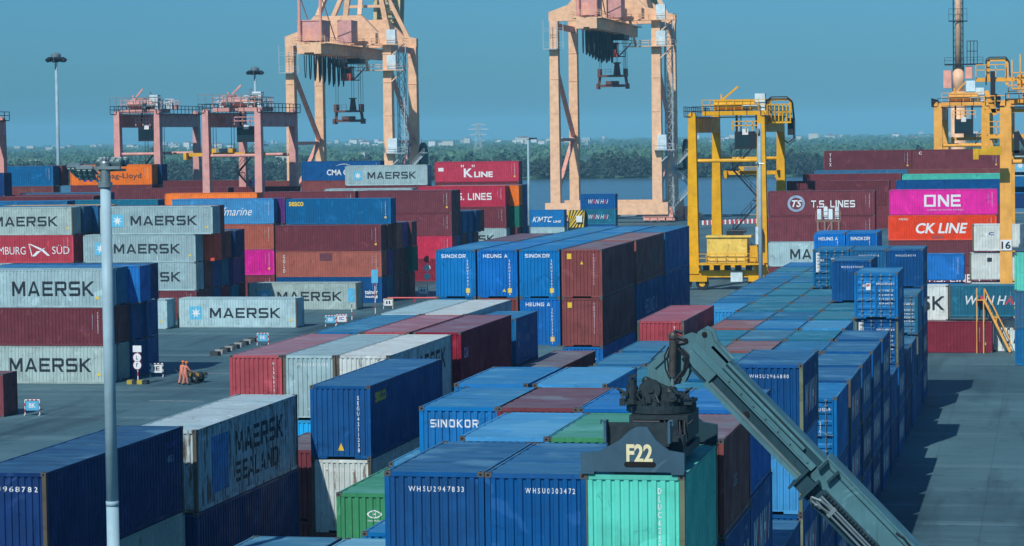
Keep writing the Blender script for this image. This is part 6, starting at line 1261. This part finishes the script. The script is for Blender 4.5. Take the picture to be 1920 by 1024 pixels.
# outer boom section with collars, chain rail and hydraulic lines
s0, s1 = LI+.0, LI+9.6; H2 = .50; HW = .46
b = MB(); bar(b, s0, s1, -.10, H2, -HW, HW); bar(b, s0, s1, H2, H2+.05, -HW-.03, HW+.03); bar(b, s0+.3, s1, -.50, -.12, -HW+.03, HW-.03, 1); bar(b, s0+.3, s1, -.56, -.50, -HW-.02, HW+.02, 1); bar(b, s0+.5, s1, -.16, -.05, -HW-.05, -HW+.02, 1); bar(b, s0+.2, s1, .36, .39, -HW-.012, -HW+.0, 1)
ob = rb(b, 'outer_boom', [BT, BD])
b = MB()
for s_, n0, n1 in ((s0-.15, -.66, .0), (s0+.22, -.66, .0), (s0+.02, .18, .48), (s0+.38, .12, .48)): bar(b, s_, s_+.06, n0, n1, -HW-.16, HW+.1)
for s_ in (s0-.09,): bar(b, s_, s_+.32, -.54, -.12, -HW-.08, HW+.04)
rb(b, 'collar', BD, ob); b = MB()
for n_ in (-.22, -.29, -.40): b.path([bp_(s0+.55, n_, -HW-.10), bp_(s1, n_, -HW-.10)], .028)
b.path([bp_(s0+.95, -.26, -HW-.10), bp_(s0+.62, -.30, -HW-.14), bp_(s0+.40, -.40, -HW-.14), bp_(s0+.46, -.47, -HW-.12), bp_(s0+.75, -.44, -HW-.12)], .03); b.path([bp_(s0+1.0, -.36, -HW-.10), bp_(s0+.65, -.42, -HW-.15), bp_(s0+.6, -.48, -HW-.12)], .03)
for k in range(7): bar(b, s0+.95+k*1.3, s0+1.05+k*1.3, -.45, -.18, -HW-.13, -HW-.02)
rb(b, 'hydraulic_line', M_BAR, ob); b = MB(); 
for k in range(90): bar(b, s0+.6+k*.1, s0+.65+k*.1, -.155, -.09, -HW-.075, -HW-.05)
rb(b, 'chain', M_HOLE, ob); b = MB(); b.path([bp_(s0+2.4, .45, -HW-.03), bp_(s0+2.6, .50, -HW-.04), bp_(s0+3.1, .44, -HW-.03)], .025); rb(b, 'lifting_lug', M_DARK, ob)
# chassis below the picture
b = MB(); b.box(1.5, 11.5, RY-1.9, RY+1.9, 1.0, 2.4); b.box(8.6, 12.2, RY-1.7, RY+1.7, 2.4, 3.6); e_ = bp_(s1-.6, 0, 0); b.beam((e_[0], RY-1.0, 2.4), (e_[0], RY-1.0, e_[2]), .5); b.beam((e_[0], RY+1.0, 2.4), (e_[0], RY+1.0, e_[2]), .5); rb(b, 'chassis', BD)
for x_ in (2.4, 10.2):
    for y_ in (-1.9, 1.35): b = MB(); b.tube((x_, RY+y_, .85), (x_, RY+y_+.6, .85), .85, n=22); b.tube((x_, RY+y_-.02, .85), (x_, RY+y_+.62, .85), .4, n=14, mi=1); rb(b, 'wheel', [M_BLACK, BT])
b = MB(); b.box(6.4, 8.2, RY+.6, RY+1.9, 2.4, 4.2); rb(b, 'cab', [BD])
# hanging tilt plate, damper cylinder, hoses
b = MB(); pl = [pz(1216, 686), pz(1240, 662), pz(1282, 640), pz(1300, 662), pz(1298, 690), pz(1285, 716), pz(1256, 724), pz(1216, 712)]
b.prism(pl, 'y', RY-.10, RY+.02); b.prism([(x_, z_) for x_, z_ in pl], 'y', RY+.30, RY+.40); tp = rb(b, 'tilt_plate', BT)
b = MB(); x0, z0 = pz(1266, 640); x1, z1 = pz(1265, 704); b.tube((x0, RY-.34, z0+.1), (x1, RY-.34, z1), .095, n=14); b.tube((x1, RY-.34, z1), (x1-.01, RY-.34, z1-.35), .045, n=10, mi=1); b.ball((x0, RY-.34, z0+.14), .13); rb(b, 'damper_cylinder', [simple('damper_grey', (88, 84, 78), .5, .3, vary=.5), M_BAR])
rr = random.Random(9); b = MB()
def hose(pts, r=.026, y=-.36): b.path([(pz(*q_)[0], RY+y, pz(*q_)[1]) for q_ in pts], r, n=6)
hose([(1282, 652), (1294, 664), (1293, 682), (1284, 700), (1268, 712)], .05); hose([(1275, 650), (1290, 668), (1287, 690), (1272, 708)], .035, -.40); hose([(1258, 648), (1250, 665), (1252, 690), (1259, 706)], .022); hose([(1262, 645), (1255, 668), (1258, 695)], .022); hose([(1252, 646), (1238, 660), (1225, 672)], .02); hose([(1270, 632), (1266, 626), (1272, 618), (1284, 622)], .05); hose([(1271, 634), (1277, 642), (1288, 640)], .06); hose([(1268, 622), (1274, 630), (1284, 634)], .055); hose([(1270, 712), (1280, 706), (1276, 716)], .05)
rb(b, 'hose', M_CABLE)
# rotator with sheaves and motor pots
b = MB(); cx, cz = pz(1240, 745); zl = pz(1240, 756)[1]
b.tube((cx, RY, zl-.18), (cx, RY, zl), .86, n=28); b.tube((cx, RY, zl), (cx, RY, zl+.10), .78, n=28); b.box(cx-.9, cx+.82, RY-.55, RY+.55, zl+.02, zl+.09)
xa, za = pz(1190, 722); b.tube((xa, RY-.4, zl+.1), (xa, RY-.4, zl+.46), .15, n=14); b.tube((xa, RY-.4, zl+.46), (xa, RY-.4, zl+.62), .10, n=10); b.tube((xa+.28, RY-.35, zl+.1), (xa+.34, RY-.35, zl+.55), .09, n=10); b.ball((xa+.34, RY-.35, zl+.58), .11); b.beam((xa-.05, RY-.4, zl+.66), (xa+.12, RY-.42, zl+.74), .06); b.beam((xa+.1, RY-.4, zl+.55), (xa-.1, RY-.3, zl+.72), .05)
xs, zs = pz(1226, 727); b.tube((xs, RY-.52, zs), (xs, RY-.30, zs), .24, n=22); b.tube((xs, RY-.56, zs), (xs, RY-.52, zs), .08, n=12); b.prism([(xs-.42, zl+.1), (xs+.62, zl+.1), (xs+.52, zs-.02), (xs+.2, zs+.12), (xs-.1, zs+.26), (xs-.3, zs+.1)], 'y', RY-.3, RY+.3)
x1, z1 = pz(1268, 735); b.ball((x1-.1, RY-.35, z1), .17); b.beam((x1+.05, RY-.4, zl+.14), (x1+.36, RY-.4, zl+.36), .09); b.box(x1-.3, x1+.12, RY-.5, RY+.4, zl+.08, zl+.26)
for k in range(16): a = 6.283*k/16; b.tube((cx+.8*math.cos(a), RY+.8*math.sin(a), zl), (cx+.8*math.cos(a), RY+.8*math.sin(a), zl+.13), .03, n=6)
rg = random.Random(5)
for k in range(26):
    x_ = cx+rg.uniform(-.85, .75); y_ = RY+rg.uniform(-.85, -.3); z_ = zl+rg.uniform(.02, .34)
    if k % 2: b.tube((x_, y_, z_), (x_+rg.uniform(-.22, .22), y_+rg.uniform(-.1, .1), z_+rg.uniform(.02, .25)), rg.uniform(.02, .05), n=7)
    else: b.box(x_-.06, x_+.07, y_-.05, y_+.05, z_-.06, z_+rg.uniform(.02, .12))
rot = rb(b, 'rotator', simple('grime_shade_steel', (36, 54, 60), .6, .15, vary=.6, scale=6))
# frame body
zb = pz(1240, 840)[1]; b = MB(); x0 = pz(1192, 800)[0]; x1 = pz(1300, 800)[0]; zt_ = zl-.2
b.box(x0, x1, RY-1.0, RY+1.0, zt_-.10, zt_); 
for xx in (x0, x1-.12): b.box(xx, xx+.12, RY-1.0, RY+1.0, zt_-.62, zt_-.10)
b.box(x0+.12, x1-.12, RY+.6, RY+.72, zt_-.62, zt_-.1); b.box(x0+.12, x1-.12, RY-1.0, RY+1.0, zt_-.75, zt_-.62); b.box(x0-.35, x1+.06, RY-2.2, RY-1.75, zb-.1, zb+.55); b.beam((x1-.35, RY-1.05, zt_-.1), (x1-.25, RY-1.2, zb+.1), .16); b.box(x1-.62, x1, RY-1.7, RY+1.2, zb-.05, zt_-.75)
rb(b, 'frame_body', simple('grime_shade_steel', (36, 54, 60)))
b = MB()
for k in range(5): xx = x1-.55+k*.12; b.path([(xx, RY-1.06, zt_-.12), (xx+.03, RY-1.2, zt_-.45), (xx-.05, RY-1.22, zt_-.85), (xx-.16, RY-1.2, zb+.1)], .022)
b.path([(x0+.1, RY-1.05, zt_-.14), (x0+.75, RY-1.06, zt_-.14), (x0+.8, RY-1.06, zt_-.5), (x0+.5, RY-1.06, zt_-.58), (x0+.2, RY-1.06, zt_-.55)], .03); b.path([(x1+.02, RY-1.0, zt_-.2), (x1+.14, RY-1.0, zt_-.1), (x1+.14, RY-1.0, zt_+.02)], .03)
for k in range(10):
    xa, za = x0+.15+k*.12, zt_-.15; b.path([(xa, RY-1.05, za), (xa+rg.uniform(-.1, .2), RY-1.16, za-.25), (xa+rg.uniform(-.2, .2), RY-1.2, za-.55), (xa+rg.uniform(-.2, .1), RY-1.15, zb+.35)], rg.uniform(.014, .026))
rb(b, 'hose', M_CABLE)
# long telescopic beam and the two end frames
b = MB(); cx = colx(1)-.03
for s_ in (-1, 1): b.box(cx+s_*.42-.16, cx+s_*.42+.16, rowy(0)+.14, rowy(0)+S20-.14, 10.52, 10.92)
rb(b, 'telescopic_beam', BD)
def endplate(y0, y1):
    p2 = [(-1.225, 10.43), (-1.225, 10.86), (-.80, 10.90), (-.32, 11.16), (-.06, 11.40), (.10, 11.48), (.36, 11.48), (.58, 11.16), (.86, 10.93), (1.225, 10.87), (1.225, 10.43)]
    b = MB(); b.prism([(cx+x_, z_) for x_, z_ in p2], 'y', y0, y1); 
    for s_ in (-1, 1): b.box(cx+s_*1.06-.15, cx+s_*1.06+.15, y0+.002, y1+.25, 10.375, 10.43)
    return b
yf = rowy(0)-.06
ep = rb(endplate(yf, yf+.16), 'end_frame', PG); rb(endplate(rowy(0)+S20-.10, rowy(0)+S20+.06), 'end_frame', BD)
vs, fs, ms, asp = text_geo('F22', .035); zc = pz(1199, 850)[1]; xc = at(1199, 850, yf).x; zc = at(1199, 850, yf).z
me = bpy.data.meshes.new('lettering'); me.from_pydata([(xc+x_*.62-ro.x, yf-.006-ro.y, zc+y_*.43-ro.z) for x_, y_ in vs], [], fs); me.materials.append(M_CREAM); link('lettering', me, ep)
b = MB(); p = at(1200, 871, yf); pts = []
for k in range(9): a = math.pi/2+math.pi*k/8; pts.append((p.x-.31+.065*math.cos(a), p.z+.065*math.sin(a)))
for k in range(9): a = -math.pi/2+math.pi*k/8; pts.append((p.x+.31+.065*math.cos(a), p.z+.065*math.sin(a)))
b.prism(pts, 'y', yf-.008, yf+.0); rb(b, 'slot', M_HOLE, ep)
b = MB(); x_ = cx-.62; b.box(x_-.06, x_, yf+.05, yf+.4, 11.1, 11.62); b.box(x_+1.45, x_+1.51, yf+.05, yf+.4, 11.1, 11.62);  b.path([(x_-.03, yf+.05, 11.6), (x_-.12, yf+.05, 11.65), (x_-.12, yf+.05, 11.55)], .02); b.path([(x_+1.48, yf+.05, 11.6), (x_+1.57, yf+.05, 11.65), (x_+1.57, yf+.05, 11.52)], .02); rb(b, 'guide_box', PG); b = MB(); b.box(x_, x_+1.45, yf+.28, yf+.36, 11.0, 11.56); rb(b, 'guide_back', simple('grime_shade_steel', (36, 54, 60)))  # dark back panel: the shaded inside of the guide box put into its colour

# ------------------------------------------------------------------ the hazy air
b = MB(); b.box(-8990, 8990, -690, 11900, -8.2, 96); hz = b.build('haze', []); hz['kind'] = 'stuff'
mt = bpy.data.materials.new('haze'); mt.use_nodes = True; t = mt.node_tree; t.nodes.clear(); o_ = t.nodes.new('ShaderNodeOutputMaterial'); v_ = t.nodes.new('ShaderNodeVolumePrincipled')
v_.inputs['Color'].default_value = (0.27, 0.66, 0.88, 1); v_.inputs['Density'].default_value = HAZE_D; v_.inputs['Anisotropy'].default_value = -0.25; t.links.new(v_.outputs[0], o_.inputs['Volume']); hz.data.materials.append(mt)
for o_ in bpy.data.objects:
    for k in ('_L', '_H', '_near'):
        if k in o_: del o_[k]
